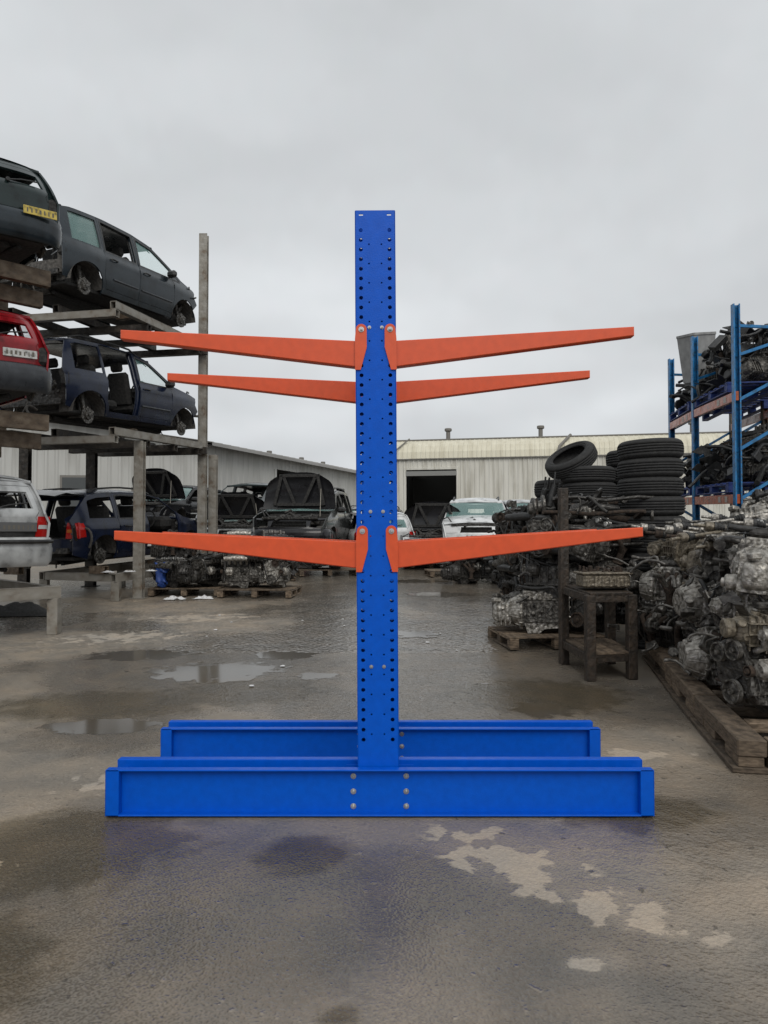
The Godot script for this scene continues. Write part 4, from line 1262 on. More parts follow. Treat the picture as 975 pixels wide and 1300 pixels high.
func wheel_mesh() -> ArrayMesh:
	if wheel_cache: return wheel_cache
	var a := MB.new()
	a.lathe(Transform3D(), [Vector2(0.2, -0.08), Vector2(0.28, -0.095), Vector2(0.305, -0.07), Vector2(0.31, 0.0), Vector2(0.305, 0.07), Vector2(0.28, 0.095), Vector2(0.2, 0.08)], 24, true)
	var me := a.mesh(M.tyre)
	var b := MB.new()
	b.lathe(Transform3D(), [Vector2(0.0, 0.05), Vector2(0.06, 0.05), Vector2(0.17, 0.03), Vector2(0.2, 0.085), Vector2(0.205, 0.08)], 20)
	for k in 6:
		var an := TAU * k / 6
		b.bar(Vector3(cos(an) * 0.05, 0.055, sin(an) * 0.05), Vector3(cos(an) * 0.19, 0.06, sin(an) * 0.19), 0.05, 0.03)
	rim_cache = b.mesh(M.alu_dark)
	wheel_cache = me
	return me
# put the car's own point p at the place w, heading yaw degrees to the right of straight away, nose raised by pitch degrees
func set_car(c: Node3D, p: Vector3, w: Vector3, yaw: float, pitch := 0.0, roll := 0.0, scale := 1.0):
	var b := Basis(Vector3.UP, PI / 2 - deg_to_rad(yaw)) * Basis(Vector3(0, 0, 1), deg_to_rad(pitch)) * Basis(Vector3(1, 0, 0), deg_to_rad(roll))
	b = b.scaled_local(Vector3.ONE * scale)
	c.transform = Transform3D(b, w - b * p)

# ------------------------------------------------------------------ engines and other parts
func arc_tube(r: RandomNumberGenerator, mb: MB, a: Vector3, b: Vector3, rise: float, rad: float, k := 7):
	var pts := []
	var side := Vector3(r.randf_range(-1, 1), r.randf_range(0.2, 1), r.randf_range(-1, 1)).normalized() * rise
	for i in k + 1:
		var u := float(i) / k
		pts.append(a.lerp(b, u) + side * sin(u * PI) + Vector3(0, rise * 0.2 * sin(u * TAU), 0))
	mb.tube(pts, rad, 7)
func casting(mb: MB, sx: float, sy: float, sz: float, c: Vector3, sd: int, amp := 0.02, pinch := 0.0):
	# a rounded cast lump: a superellipsoid with an uneven skin
	var nz := FastNoiseLite.new()
	nz.seed = sd; nz.frequency = 6.0
	mb.sheet(16, 20, func(a, b):
		var th: float = (a - 0.5) * PI
		var ph: float = b * TAU
		var e := func(v: float) -> float: return sign(v) * pow(abs(v), 0.5)
		var d := Vector3(e.call(cos(th)) * e.call(cos(ph)), e.call(sin(th)), e.call(cos(th)) * e.call(sin(ph)))
		var p := Vector3(d.x * sx / 2, d.y * sy / 2, d.z * sz / 2)
		var k: float = 1.0 - pinch * (p.x / sx + 0.5)
		p.y *= k; p.z *= k
		return c + p + d * nz.get_noise_3dv(p) * amp, Vector3.ZERO)
# sheet() cannot tell which way a closed lump faces: turn the normals outwards afterwards
func outward(mb: MB, from: int, c: Vector3):
	for i in range(from, mb.v.size()):
		if mb.n[i].dot(mb.v[i] - c) < 0.0: mb.n[i] = -mb.n[i]
func lump(mb: MB, sx: float, sy: float, sz: float, c: Vector3, sd: int, amp := 0.02, pinch := 0.0):
	var k := mb.v.size()
	casting(mb, sx, sy, sz, c, sd, amp, pinch)
	outward(mb, k, c)
func make_engine(sd: int, label: String, pal: Array) -> Node3D:
	# pal: block, head, cover, gearbox, pipes
	var r := RandomNumberGenerator.new()
	r.seed = sd
	var e := thing("engine", label, "engine")
	var lx := r.randf_range(0.40, 0.5)
	var bk := MB.new()
	bk.bx(Vector3(0, 0.26, 0), Vector3(lx, 0.24, 0.27), 0.02)
	for i in 5:                                         # ribs and bosses down both flanks
		for s in [-1.0, 1.0]:
			var x := (i - 2) * lx / 5.2
			bk.bx(Vector3(x, 0.25, s * 0.142), Vector3(0.016, 0.22, 0.03), 0.004)
			if r.randf() < 0.7: bk.cyl(Vector3(x + 0.03, 0.2 + r.randf() * 0.12, s * 0.12), Vector3(x + 0.03, 0.2 + r.randf() * 0.12, s * 0.165), r.randf_range(0.014, 0.03), 10)
	bk.bx(Vector3(0, 0.145, 0), Vector3(lx + 0.02, 0.03, 0.31), 0.006)
	bk.bx(Vector3(lx / 2 - 0.01, 0.27, 0), Vector3(0.025, 0.32, 0.34), 0.008)
	part(e, "block", bk, pal[0])
	var pan := MB.new()
	pan.prism(T3(Vector3(0, 0, -0.12)), V2([[-lx / 2 + 0.02, 0.13], [-lx / 2 + 0.05, 0.07], [0.0, 0.05], [0.06, 0.0], [lx / 2 - 0.06, 0.0], [lx / 2 - 0.02, 0.13]]), 0.24)
	for i in 8: pan.cyl(Vector3(-lx / 2 + 0.04 + i * lx / 8.5, 0.12, 0.135), Vector3(-lx / 2 + 0.04 + i * lx / 8.5, 0.145, 0.135), 0.009, 6)
	part(e, "oil_pan", pan, pal[3] if r.randf() < 0.5 else pal[0])
	var hd := MB.new()
	hd.bx(Vector3(0, 0.43, 0), Vector3(lx - 0.01, 0.11, 0.25), 0.012)
	for i in 4:
		var x := (i - 1.5) * lx / 4.4
		hd.cyl(Vector3(x, 0.43, 0.11), Vector3(x, 0.435, 0.16), 0.032, 12)
		hd.cyl(Vector3(x, 0.43, -0.11), Vector3(x, 0.42, -0.16), 0.036, 12)
		hd.cyl(Vector3(x + 0.05, 0.39, 0.12), Vector3(x + 0.05, 0.39, 0.17), 0.009, 6)
		hd.cyl(Vector3(x + 0.05, 0.47, -0.12), Vector3(x + 0.05, 0.47, -0.17), 0.009, 6)
	part(e, "cylinder_head", hd, pal[1])
	if r.randf() < 0.8:
		var vc := MB.new()
		vc.bx(Vector3(0, 0.515, 0.01), Vector3(lx - 0.05, 0.07, 0.2), 0.028)
		for i in 5: vc.bx(Vector3((i - 2) * lx / 6.0, 0.553, 0.01), Vector3(0.012, 0.014, 0.17), 0.004)
		vc.cyl(Vector3(lx * 0.28, 0.54, -0.03), Vector3(lx * 0.28, 0.585, -0.03), 0.032, 12)
		part(e, "valve_cover", vc, pal[2])
	else:                                               # open head: cam carriers and shafts
		var vc := MB.new()
		for z in [-0.05, 0.06]:
			vc.cyl(Vector3(-lx / 2 + 0.02, 0.5, z), Vector3(lx / 2 - 0.02, 0.5, z), 0.016, 8)
			for i in 9: vc.cyl(Vector3(-lx / 2 + 0.04 + i * lx / 9.5, 0.505 + 0.008 * (i % 2), z), Vector3(-lx / 2 + 0.062 + i * lx / 9.5, 0.505 + 0.008 * (i % 2), z), 0.028, 10)
		part(e, "camshaft", vc, M.bright)
	# intake
	if r.randf() < 0.8:
		var im := MB.new()
		var py := r.randf_range(0.36, 0.55)
		im.tube([Vector3(-lx / 2, py, 0.30), Vector3(0, py + 0.01, 0.31), Vector3(lx / 2 - 0.04, py, 0.30)], [0.04, 0.055, 0.045], 10)
		for i in 4:
			var x := (i - 1.5) * lx / 4.4
			im.tube([Vector3(x, 0.435, 0.14), Vector3(x + 0.01, 0.45, 0.22), Vector3(x + 0.015, py + 0.05, 0.27), Vector3(x + 0.015, py, 0.30)], 0.027, 8)
		part(e, "intake_manifold", im, pal[4])
	# exhaust
	if r.randf() < 0.8:
		var ex := MB.new()
		for i in 4:
			var x := (i - 1.5) * lx / 4.4
			ex.tube([Vector3(x, 0.42, -0.15), Vector3(x * 0.9, 0.40, -0.21), Vector3(x * 0.5, 0.32, -0.25), Vector3(0.02, 0.24, -0.25)], [0.024, 0.026, 0.028, 0.04], 8)
		ex.tube([Vector3(0.02, 0.25, -0.25), Vector3(0.02, 0.12, -0.25)], 0.04, 9)
		ex.cyl(Vector3(0.02, 0.13, -0.25), Vector3(0.02, 0.11, -0.25), 0.065, 10)
		part(e, "exhaust_manifold", ex, M.rust)
	if r.randf() < 0.5:
		var tb := MB.new()
		var sp := []
		var sr := []
		for i in 15:
			var an := TAU * i / 14.0 * 1.1
			var rr := 0.075 - 0.003 * i
			sp.append(Vector3(-0.1, 0.36 + sin(an) * rr, -0.3 + cos(an) * rr)); sr.append(0.022 + 0.0018 * i)
		tb.tube(sp, sr, 9)
		tb.cyl(Vector3(-0.17, 0.36, -0.3), Vector3(-0.02, 0.36, -0.3), 0.042, 12)
		part(e, "turbocharger", tb, pal[1])
	# timing end: cover, pulleys, belt
	var xe := -lx / 2 - 0.005
	var PT := Transform3D(Basis(Vector3(0, 0, 1), PI / 2), Vector3.ZERO)
	var tc := MB.new()
	tc.prism(Transform3D(Basis(Vector3.UP, -PI / 2), Vector3(xe + 0.01, 0, 0)), V2([[-0.1, 0.12], [0.1, 0.12], [0.14, 0.3], [0.13, 0.5], [-0.13, 0.5], [-0.15, 0.3]]), 0.03)
	for i in 5: tc.bx(Vector3(xe - 0.026, 0.16 + i * 0.08, r.randf_range(-0.04, 0.04)), Vector3(0.016, 0.018, 0.17), 0.004, Vector3(r.randf_range(-0.6, 0.6), 0, 0))
	for i in 7: tc.cyl(Vector3(xe, 0.14 + i * 0.055, (0.12 if i % 2 == 0 else -0.12)), Vector3(xe - 0.036, 0.14 + i * 0.055, (0.12 if i % 2 == 0 else -0.12)), 0.014, 7)
	part(e, "timing_cover", tc, pal[1] if r.randf() < 0.5 else M.plastic)
	for q in [[0.17, 0.0, 0.085], [0.45, -0.07, 0.07], [0.45, 0.08, 0.07], [0.3, 0.19, 0.04]]:
		if r.randf() < 0.15: continue
		var pu := MB.new()
		var rr: float = q[2]
		pu.lathe(Transform3D(Basis(Vector3(0, 0, 1), PI / 2), Vector3(xe - 0.03, q[0], q[1])), [Vector2(0, 0.045), Vector2(0.02, 0.045), Vector2(0.022, 0.02), Vector2(rr * 0.8, 0.015), Vector2(rr * 0.85, 0.038), Vector2(rr, 0.038), Vector2(rr, 0.03), Vector2(rr * 0.9, 0.024), Vector2(rr, 0.018), Vector2(rr * 0.9, 0.012), Vector2(rr, 0.004), Vector2(rr, 0.0), Vector2(0, 0)], 22)
		part(e, "pulley", pu, M.alu_dark if r.randf() < 0.6 else M.rust)
	if r.randf() < 0.65:
		var be := MB.new()
		be.tube([Vector3(xe - 0.05, 0.10, -0.05), Vector3(xe - 0.05, 0.45, -0.145), Vector3(xe - 0.05, 0.525, -0.07), Vector3(xe - 0.05, 0.525, 0.08), Vector3(xe - 0.05, 0.45, 0.155), Vector3(xe - 0.05, 0.3, 0.235), Vector3(xe - 0.05, 0.26, 0.2), Vector3(xe - 0.05, 0.12, 0.08), Vector3(xe - 0.05, 0.085, 0.0), Vector3(xe - 0.05, 0.10, -0.05)], 0.009, 6, false)
		part(e, "belt", be, M.rubber)
	# alternator
	var al := MB.new()
	var ac := Vector3(xe + 0.02, 0.3, 0.2)
	al.lathe(Transform3D(Basis(Vector3(0, 0, 1), -PI / 2), ac), [Vector2(0, 0), Vector2(0.045, 0), Vector2(0.068, 0.02), Vector2(0.072, 0.06), Vector2(0.066, 0.062), Vector2(0.066, 0.075), Vector2(0.072, 0.077), Vector2(0.068, 0.12), Vector2(0.04, 0.14), Vector2(0, 0.14)], 16)
	for k in 8:
		var an := TAU * k / 8
		al.bx(ac + Vector3(0.07, cos(an) * 0.07, sin(an) * 0.07), Vector3(0.1, 0.012, 0.012), 0.003)
	part(e, "alternator", al, M.alu if r.randf() < 0.6 else pal[1])
	# bell housing and gearbox
	var xb := lx / 2
	var bh := MB.new()
	bh.lathe(Transform3D(Basis(Vector3(0, 0, 1), -PI / 2), Vector3(xb, 0.24, 0)), [Vector2(0.15, 0), Vector2(0.2, 0), Vector2(0.2, 0.02), Vector2(0.185, 0.025), Vector2(0.16, 0.1), Vector2(0.12, 0.16), Vector2(0.10, 0.165), Vector2(0, 0.165)], 20)
	for k in 10:
		var an := TAU * k / 10
		bh.bar(Vector3(xb + 0.02, 0.24 + cos(an) * 0.19, sin(an) * 0.19), Vector3(xb + 0.15, 0.24 + cos(an) * 0.125, sin(an) * 0.125), 0.012, 0.02, Vector3(0, cos(an), sin(an)))
		bh.cyl(Vector3(xb - 0.004, 0.24 + cos(an + 0.3) * 0.195, sin(an + 0.3) * 0.195), Vector3(xb + 0.035, 0.24 + cos(an + 0.3) * 0.195, sin(an + 0.3) * 0.195), 0.013, 6)
	part(e, "bell_housing", bh, pal[3])
	if r.randf() < 0.75:
		var gb := MB.new()
		lump(gb, 0.26, 0.26, 0.24, Vector3(xb + 0.22, 0.22, 0), sd * 7, 0.01, 0.25)
		for i in 9:
			var an := i * 1.3
			gb.cyl(Vector3(xb + 0.14 + 0.02 * i, 0.22, 0) + Vector3(0, cos(an), sin(an)) * 0.09, Vector3(xb + 0.14 + 0.02 * i, 0.22, 0) + Vector3(0, cos(an), sin(an)) * (0.155 - 0.004 * i), r.randf_range(0.012, 0.028), 9)
		for i in 4: gb.bx(Vector3(xb + 0.14 + i * 0.05, 0.22, 0), Vector3(0.01, 0.29 - i * 0.012, 0.27 - i * 0.012), 0.004)
		gb.cyl(Vector3(xb + 0.2, 0.16, 0.08), Vector3(xb + 0.2, 0.14, 0.2), 0.06, 14)
		gb.cyl(Vector3(xb + 0.2, 0.14, 0.2), Vector3(xb + 0.2, 0.14, 0.23), 0.035, 12)
		gb.bx(Vector3(xb + 0.3, 0.36, 0.02), Vector3(0.1, 0.05, 0.08), 0.01, Vector3(0.2, 0.5, 0.1))
		part(e, "gearbox", gb, pal[3])
	# hoses and looms
	for i in 3:
		var h := MB.new()
		arc_tube(r, h, Vector3(r.randf_range(-lx, lx) / 2, r.randf_range(0.2, 0.5), r.randf_range(-0.2, 0.25)), Vector3(r.randf_range(-lx, lx) / 2, r.randf_range(0.3, 0.56), r.randf_range(-0.25, 0.3)), r.randf_range(0.05, 0.14), r.randf_range(0.014, 0.026), 9)
		part(e, "hose", h, M.rubber)
	var lo := MB.new()
	for i in 6: arc_tube(r, lo, Vector3(r.randf_range(-lx, lx) / 2, 0.5, r.randf_range(-0.2, 0.2)), Vector3(r.randf_range(-lx, lx) / 1.8, r.randf_range(0.15, 0.5), r.randf_range(-0.28, 0.28)), r.randf_range(0.04, 0.12), 0.006, 9)
	part(e, "wiring_loom", lo, M.plastic)
	return e
func make_gearbox(sd: int, label: String, m: Material) -> Node3D:
	var r := RandomNumberGenerator.new()
	r.seed = sd
	var e := thing("gearbox", label, "gearbox")
	var c := MB.new()
	var R := r.randf_range(0.19, 0.22)
	c.lathe(Transform3D(Basis(Vector3(0, 0, 1), -PI / 2), Vector3(-0.2, R, 0)), [Vector2(R * 0.86, 0.02), Vector2(R * 0.88, 0), Vector2(R, 0), Vector2(R, 0.018), Vector2(R * 0.93, 0.024), Vector2(R * 0.86, 0.1), Vector2(R * 0.66, 0.17), Vector2(0.0, 0.18)], 26)
	c.lathe(Transform3D(Basis(Vector3(0, 0, 1), -PI / 2), Vector3(-0.2, R, 0)), [Vector2(0.03, 0.12), Vector2(R * 0.6, 0.13), Vector2(R * 0.82, 0.08), Vector2(R * 0.86, 0.02)], 26)
	c.cyl(Vector3(-0.24, R, 0), Vector3(-0.05, R, 0), 0.02, 10)
	for k in 12:
		var an := TAU * k / 12
		c.bar(Vector3(-0.18, R + cos(an) * R * 0.93, sin(an) * R * 0.93), Vector3(-0.04, R + cos(an) * R * 0.66, sin(an) * R * 0.66), 0.012, 0.022, Vector3(0, cos(an), sin(an)))
		c.cyl(Vector3(-0.21, R + cos(an + 0.2) * R, sin(an + 0.2) * R), Vector3(-0.17, R + cos(an + 0.2) * R, sin(an + 0.2) * R), 0.015, 7)
	part(e, "bell_housing", c, m)
	var g := MB.new()
	lump(g, 0.36, 0.25, 0.25, Vector3(0.12, R - 0.02, 0.02), sd, 0.012, 0.3)
	lump(g, 0.16, 0.2, 0.2, Vector3(0.0, R - 0.07, 0.14), sd + 3, 0.012)
	for i in 6: g.bx(Vector3(-0.02 + i * 0.05, R - 0.02, 0.02), Vector3(0.01, 0.285 - i * 0.013, 0.285 - i * 0.013), 0.003)
	for i in 14:
		var an := i * 0.9
		g.cyl(Vector3(0.02 + 0.019 * i, R - 0.02, 0.02) + Vector3(0, cos(an), sin(an)) * 0.09, Vector3(0.02 + 0.019 * i, R - 0.02, 0.02) + Vector3(0, cos(an), sin(an)) * (0.15 - 0.003 * i), r.randf_range(0.012, 0.03), 9)
	for i in 3: g.bx(Vector3(0.1, R - 0.09 + i * 0.07, 0.02), Vector3(0.28, 0.01, 0.262), 0.003)
	g.cyl(Vector3(0.0, R - 0.08, 0.18), Vector3(0.0, R - 0.08, 0.28), 0.06, 14)
	g.cyl(Vector3(0.0, R - 0.08, 0.27), Vector3(0.0, R - 0.08, 0.3), 0.035, 12)
	g.cyl(Vector3(0.29, R, 0.02), Vector3(0.36, R, 0.02), 0.065, 14)
	part(e, "case", g, m)
	var b := MB.new()
	b.bx(Vector3(0.1, R + 0.15, 0.03), Vector3(0.12, 0.05, 0.09), 0.012)
	b.tube([Vector3(0.1, R + 0.17, 0.03), Vector3(0.12, R + 0.22, 0.06), Vector3(0.2, R + 0.22, 0.1)], 0.012, 7)
	b.bar(Vector3(0.25, R + 0.1, -0.05), Vector3(0.33, R + 0.19, -0.14), 0.06, 0.02)
	part(e, "selector", b, M.grime)
	return e
func make_axle(sd: int, label: String) -> Node3D:
	var r := RandomNumberGenerator.new()
	r.seed = sd
	var e := thing("axle", label, "axle")
	var b := MB.new()
	var L := r.randf_range(0.55, 0.7)
	b.tube([Vector3(-L, 0.1, 0.05), Vector3(-L * 0.6, 0.08, 0), Vector3(0, 0.14, -0.04), Vector3(L * 0.6, 0.08, 0), Vector3(L, 0.1, 0.05)], [0.03, 0.04, 0.05, 0.04, 0.03], 8)
	for s in [-1.0, 1.0]:
		b.bar(Vector3(s * L * 0.7, 0.08, 0), Vector3(s * L * 0.85, 0.13, 0.3), 0.06, 0.04)
		b.tube([Vector3(s * L * 0.85, 0.13, 0.3), Vector3(s * L * 0.5, 0.12, 0.36), Vector3(0, 0.1, 0.3)], 0.022, 7)
	part(e, "beam", b, M.grime if r.randf() < 0.7 else M.rust)
	for s in [-1.0, 1.0]:
		var h := MB.new()
		h.lathe(Transform3D(Basis(Vector3(0, 0, 1), -s * PI / 2), Vector3(s * L, 0.12, 0.05)), [Vector2(0, -0.04), Vector2(0.05, -0.03), Vector2(0.13, -0.01), Vector2(0.13, 0.015), Vector2(0.07, 0.02), Vector2(0.06, 0.06), Vector2(0, 0.06)], 18)
		part(e, "hub", h, M.rust if r.randf() < 0.4 else M.alu_dark)
		var a := MB.new()
		a.tube([Vector3(s * L * 0.9, 0.12, 0.05), Vector3(s * L * 0.8, 0.36, 0.12)], [0.04, 0.028], 8)
		a.tube([Vector3(s * L * 0.8, 0.36, 0.12), Vector3(s * L * 0.78, 0.5, 0.15)], 0.012, 6)
		part(e, "damper", a, M.plastic)
	return e
func make_shaft(sd: int, label: String, m: Material) -> Node3D:
	var r := RandomNumberGenerator.new()
	r.seed = sd
	var e := thing("drive_shaft", label, "drive shaft")
	var L := r.randf_range(0.32, 0.42)
	var a := MB.new()
	a.cyl(Vector3(-L, 0.03, 0), Vector3(L, 0.03, 0), 0.014, 10)
	part(e, "rod", a, m)
	for s in [-1.0, 1.0]:
		var b := MB.new()
		b.lathe(Transform3D(Basis(Vector3(0, 0, 1), -s * PI / 2), Vector3(s * (L - 0.16), 0.03, 0)), [Vector2(0.014, 0), Vector2(0.022, 0.005), Vector2(0.02, 0.02), Vector2(0.03, 0.025), Vector2(0.025, 0.04), Vector2(0.037, 0.045), Vector2(0.031, 0.06), Vector2(0.043, 0.07), Vector2(0.043, 0.09)], 12)
		part(e, "boot", b, M.rubber)
		var c := MB.new()
		c.cyl(Vector3(s * (L - 0.07), 0.03, 0), Vector3(s * L, 0.03, 0), 0.042, 12)
		c.cyl(Vector3(s * L, 0.03, 0), Vector3(s * (L + 0.09), 0.03, 0), 0.015, 9)
		part(e, "joint", c, m)
	return e
func clutter(called: String, label: String, sd: int, lo: Vector3, hi: Vector3, n: int, m: Material, big := 1.0):
	# loose brackets, hoses and cables: past counting
	var r := RandomNumberGenerator.new()
	r.seed = sd
	var mb := MB.new()
	for i in n:
		var p := Vector3(r.randf_range(lo.x, hi.x), r.randf_range(lo.y, hi.y), r.randf_range(lo.z, hi.z))
		var k := r.randi() % 5
		if k < 2:
			var q := p + Vector3(r.randf_range(-1, 1), r.randf_range(-0.5, 0.5), r.randf_range(-1, 1)) * 0.22 * big
			arc_tube(r, mb, p, q, r.randf_range(0.02, 0.1) * big, r.randf_range(0.006, 0.018) * big, 6)
		elif k == 2:
			mb.bx(p, Vector3(r.randf_range(0.03, 0.16), r.randf_range(0.01, 0.05), r.randf_range(0.03, 0.12)) * big, 0.004, Vector3(r.randf(), r.randf() * 6.0, r.randf()))
		elif k == 3:
			var d := Vector3(r.randf_range(-1, 1), r.randf_range(-1, 1), r.randf_range(-1, 1)).normalized() * r.randf_range(0.02, 0.07) * big
			mb.cyl(p, p + d, r.randf_range(0.015, 0.05) * big, 10)
		else:
			var b := Basis.from_euler(Vector3(r.randf() * 6.0, r.randf() * 6.0, 0))
			mb.prism(Transform3D(b, p), V2([[-0.07 * big, 0], [0.02, -0.05 * big], [0.09 * big, 0.01], [0.05, 0.045], [0.0, 0.03], [-0.03, 0.06 * big]]), 0.012)
	var o := top(called, mb, m, label, "scrap")
	o.set_meta("kind", "stuff")
func make_tyre(called: String, label: String, group: String) -> Node3D:
	var t := thing(called, label, "tyre", group)
	var R := 0.36
	var w := 0.108
	var p := []
	# bead, bulging sidewall, round shoulder, tread with grooves, and back
	for q in [[0.225, -0.72], [0.25, -0.9], [0.285, -1.0], [0.31, -0.97], [0.331, -0.86], [0.346, -0.7]]: p.append(Vector2(q[0], q[1] * w))
	for g in [-0.42, -0.14, 0.14, 0.42]:
		var rr: float = R - 0.016 * g * g
		for e in [[-0.05, 0.0], [-0.04, 0.011], [0.04, 0.011], [0.05, 0.0]]: p.append(Vector2(rr - e[1], (g + e[0]) * w))
	for q in [[0.346, 0.7], [0.331, 0.86], [0.31, 0.97], [0.285, 1.0], [0.25, 0.9], [0.225, 0.72], [0.245, 0.55], [0.335, 0.5], [0.335, -0.5], [0.245, -0.55], [0.225, -0.72]]: p.append(Vector2(q[0], q[1] * w))
	var mb := MB.new()
	mb.lathe(Transform3D(Basis(), Vector3(0, w, 0)), p, 44, true)
	part(t, "carcass", mb, M.tyre)
	var tr := MB.new()
	for s in [-1.0, 1.0]:
		tr.lathe(Transform3D(Basis(), Vector3(0, w + s * w * 1.0, 0)), [Vector2(0.262, -0.004 * s), Vector2(0.265, 0.001 * s), Vector2(0.272, 0.001 * s), Vector2(0.275, -0.003 * s)], 44)
		part(t, "sidewall_rib", tr, M.tyre)
		tr = MB.new()
	return t
var board_cache := {}
func board_mesh(s: Vector3, k: int, mt: Material = null) -> ArrayMesh:
	var key := [s, k, mt]
	if not board_cache.has(key):
		var mb := MB.new()
		mb.bx(Vector3.ZERO, s, 0.004)
		board_cache[key] = mb.mesh(mt if mt else M.wood[k])
	return board_cache[key]
func make_pallet(label: String, T: Transform3D, mt: Material = null, sx := 1.1, sz := 0.95, group := "pallets") -> Node3D:
	var p := thing("pallet", label, "pallet", group)
	p.transform = T
	var r := RandomNumberGenerator.new()
	r.seed = int(abs(T.origin.x * 131.0) + abs(T.origin.z * 57.0))
	for i in 7:
		var z := -sz / 2 + 0.05 + i * (sz - 0.1) / 6.0
		part_mesh(p, "deck_board", board_mesh(Vector3(sx, 0.02, 0.095), r.randi() % 4, mt), T3(Vector3(r.randf_range(-0.01, 0.01), 0.13, z), r.randf_range(-0.01, 0.01)))
	for i in 3:
		var x := -sx / 2 + 0.05 + i * (sx - 0.1) / 2.0
		part_mesh(p, "cross_board", board_mesh(Vector3(0.1, 0.019, sz), r.randi() % 4, mt), T3(Vector3(x, 0.11, 0)))
		part_mesh(p, "base_board", board_mesh(Vector3(0.1, 0.019, sz), r.randi() % 4, mt), T3(Vector3(x, 0.0115, 0)))
		for j in 3:
			var z := -sz / 2 + 0.06 + j * (sz - 0.12) / 2.0
			part_mesh(p, "block", board_mesh(Vector3(0.1, 0.078, 0.12), r.randi() % 4, mt), T3(Vector3(x, 0.0605, z)))
	return p

# ------------------------------------------------------------------ steel decks for the wrecks
func hollow(mb: MB, a: Vector3, b: Vector3, w: float, h: float, t := 0.012):
	# a rectangular hollow section with open ends
	var d := (b - a).normalized()
	var s := d.cross(Vector3.UP).normalized()
	var u := s.cross(d)
	for q in [[u, h, w], [-u, h, w]]:
		mb.bar(a + q[0] * (h / 2 - t / 2), b + q[0] * (h / 2 - t / 2), w, t, u, 0.002)
	for q in [s, -s]:
		mb.bar(a + q * (w / 2 - t / 2), b + q * (w / 2 - t / 2), t, h - 2 * t - 0.001, u, 0.0)
func deck_dir(yaw: float, rise: float) -> Vector3:
	return Vector3(sin(deg_to_rad(yaw)), rise, -cos(deg_to_rad(yaw)))
func build_car_rack():
	var rk := thing("car_rack", "weathered steel rack with two decks of stacked car wrecks above the ground row", "rack")
	var fw := deck_dir(22.0, 0.042)
	var lf := Vector3(-cos(deg_to_rad(22.0)), 0, -sin(deg_to_rad(22.0)) * -1.0) * 1.0
	lf = Vector3(-cos(deg_to_rad(22.0)), 0.0, -sin(deg_to_rad(22.0)))
	# far bay: side rails, cross rails and posts
	for lv in [[5.06, "upper"], [2.99, "lower"]]:
		var df := deck_dir(11.0, 0.042)
		var dl := Vector3(-cos(deg_to_rad(11.0)), 0.0, -sin(deg_to_rad(11.0)))
		var a := at(-4.43, lv[0], 12.0)
		for off in [0.0, 1.05, 1.9]:
			var mb := MB.new()
			hollow(mb, a + dl * off, a + dl * off + df * 3.3, 0.11, 0.13)
			part(rk, "side_rail", mb, M.steel if off == 0.0 else M.steel_dark)
		for al in [0.05, 1.1, 2.15, 3.2]:
			var mb := MB.new()
			hollow(mb, a + df * al + dl * -0.05 + Vector3(0, -0.132, 0), a + df * al + dl * 2.2 + Vector3(0, -0.132, 0), 0.12, 0.12)
			part(rk, "cross_rail", mb, M.steel_dark if al > 0.1 else M.steel)
		var mb2 := MB.new()
		mb2.bar(a + df * 3.36 + dl * -0.12 + Vector3(0, -0.1, 0), a + df * 3.36 + dl * 2.6 + Vector3(0, -0.1, 0), 0.07, 0.14)
		part(rk, "end_rail", mb2, M.steel_dark)
	var post := func(x: float, d: float, y1: float, w: float, m: Material):
		var mb := MB.new()
		var y0 := gy(d)
		# an H section
		mb.bx(Vector3(x, (y0 + y1) / 2, -d + w * 0.42), Vector3(w, y1 - y0, 0.014), 0.003)
		mb.bx(Vector3(x, (y0 + y1) / 2, -d - w * 0.42), Vector3(w, y1 - y0, 0.014), 0.003)
		mb.bx(Vector3(x, (y0 + y1) / 2, -d), Vector3(0.012, y1 - y0, w * 0.82), 0.0)
		mb.bx(Vector3(x - w * 0.44, (y0 + y1) / 2, -d), Vector3(0.012, y1 - y0, w * 0.82), 0.0)
		mb.bx(Vector3(x, y0 + 0.006, -d), Vector3(w * 1.6, 0.012, w * 1.6), 0.002)
		part(rk, "post", mb, m)
	post.call(-3.80, 15.45, 7.62, 0.17, M.steel)
	post.call(-4.27, 12.9, 2.93, 0.165, M.steel)
	post.call(-3.68, 15.9, 3.0, 0.17, M.steel)
	for q in [[-7.0, 14.4], [-5.9, 14.9], [-6.75, 11.0], [-8.4, 8.6]]: post.call(q[0], q[1], 5.0 if q[1] < 12.0 else 3.05, 0.18, M.steel_dark)
	# near bay: pairs of channels along the rear of each wreck
	var nt := Vector3(cos(deg_to_rad(45)), 0, -sin(deg_to_rad(45)))
	var nh := Vector3(-sin(deg_to_rad(45)), 0, -cos(deg_to_rad(45)))
	for y in [4.55, 2.72]:
		for q in [[0.35, 0.0], [0.6, -0.21], [1.9, 0.0], [2.1, -0.21]]:
			var mb := MB.new()
			var e: Vector3 = at(-4.05, y + q[1], 9.05) + nh * q[0]
			hollow(mb, e - nt * 2.9, e + nt * 0.05, 0.1, 0.2)
			part(rk, "channel", mb, M.rust_steel)
		var mb3 := MB.new()
		mb3.bar(at(-6.75, y - 0.42, 11.0), at(-8.4, y - 0.42, 8.6), 0.12, 0.2)
		mb3.bar(at(-6.75, y - 0.42, 11.0), at(-5.3, y - 0.42, 9.7), 0.12, 0.2)
		mb3.bar(at(-5.3, y - 0.42, 9.7), at(-6.9, y - 0.42, 7.7), 0.1, 0.18)
		part(rk, "side_rail", mb3, M.steel_dark)
	# low benches under the ground row
	var bench := thing("steel_bench", "low rusty steel bench carrying the navy hatchback wreck", "bench", "low steel benches")
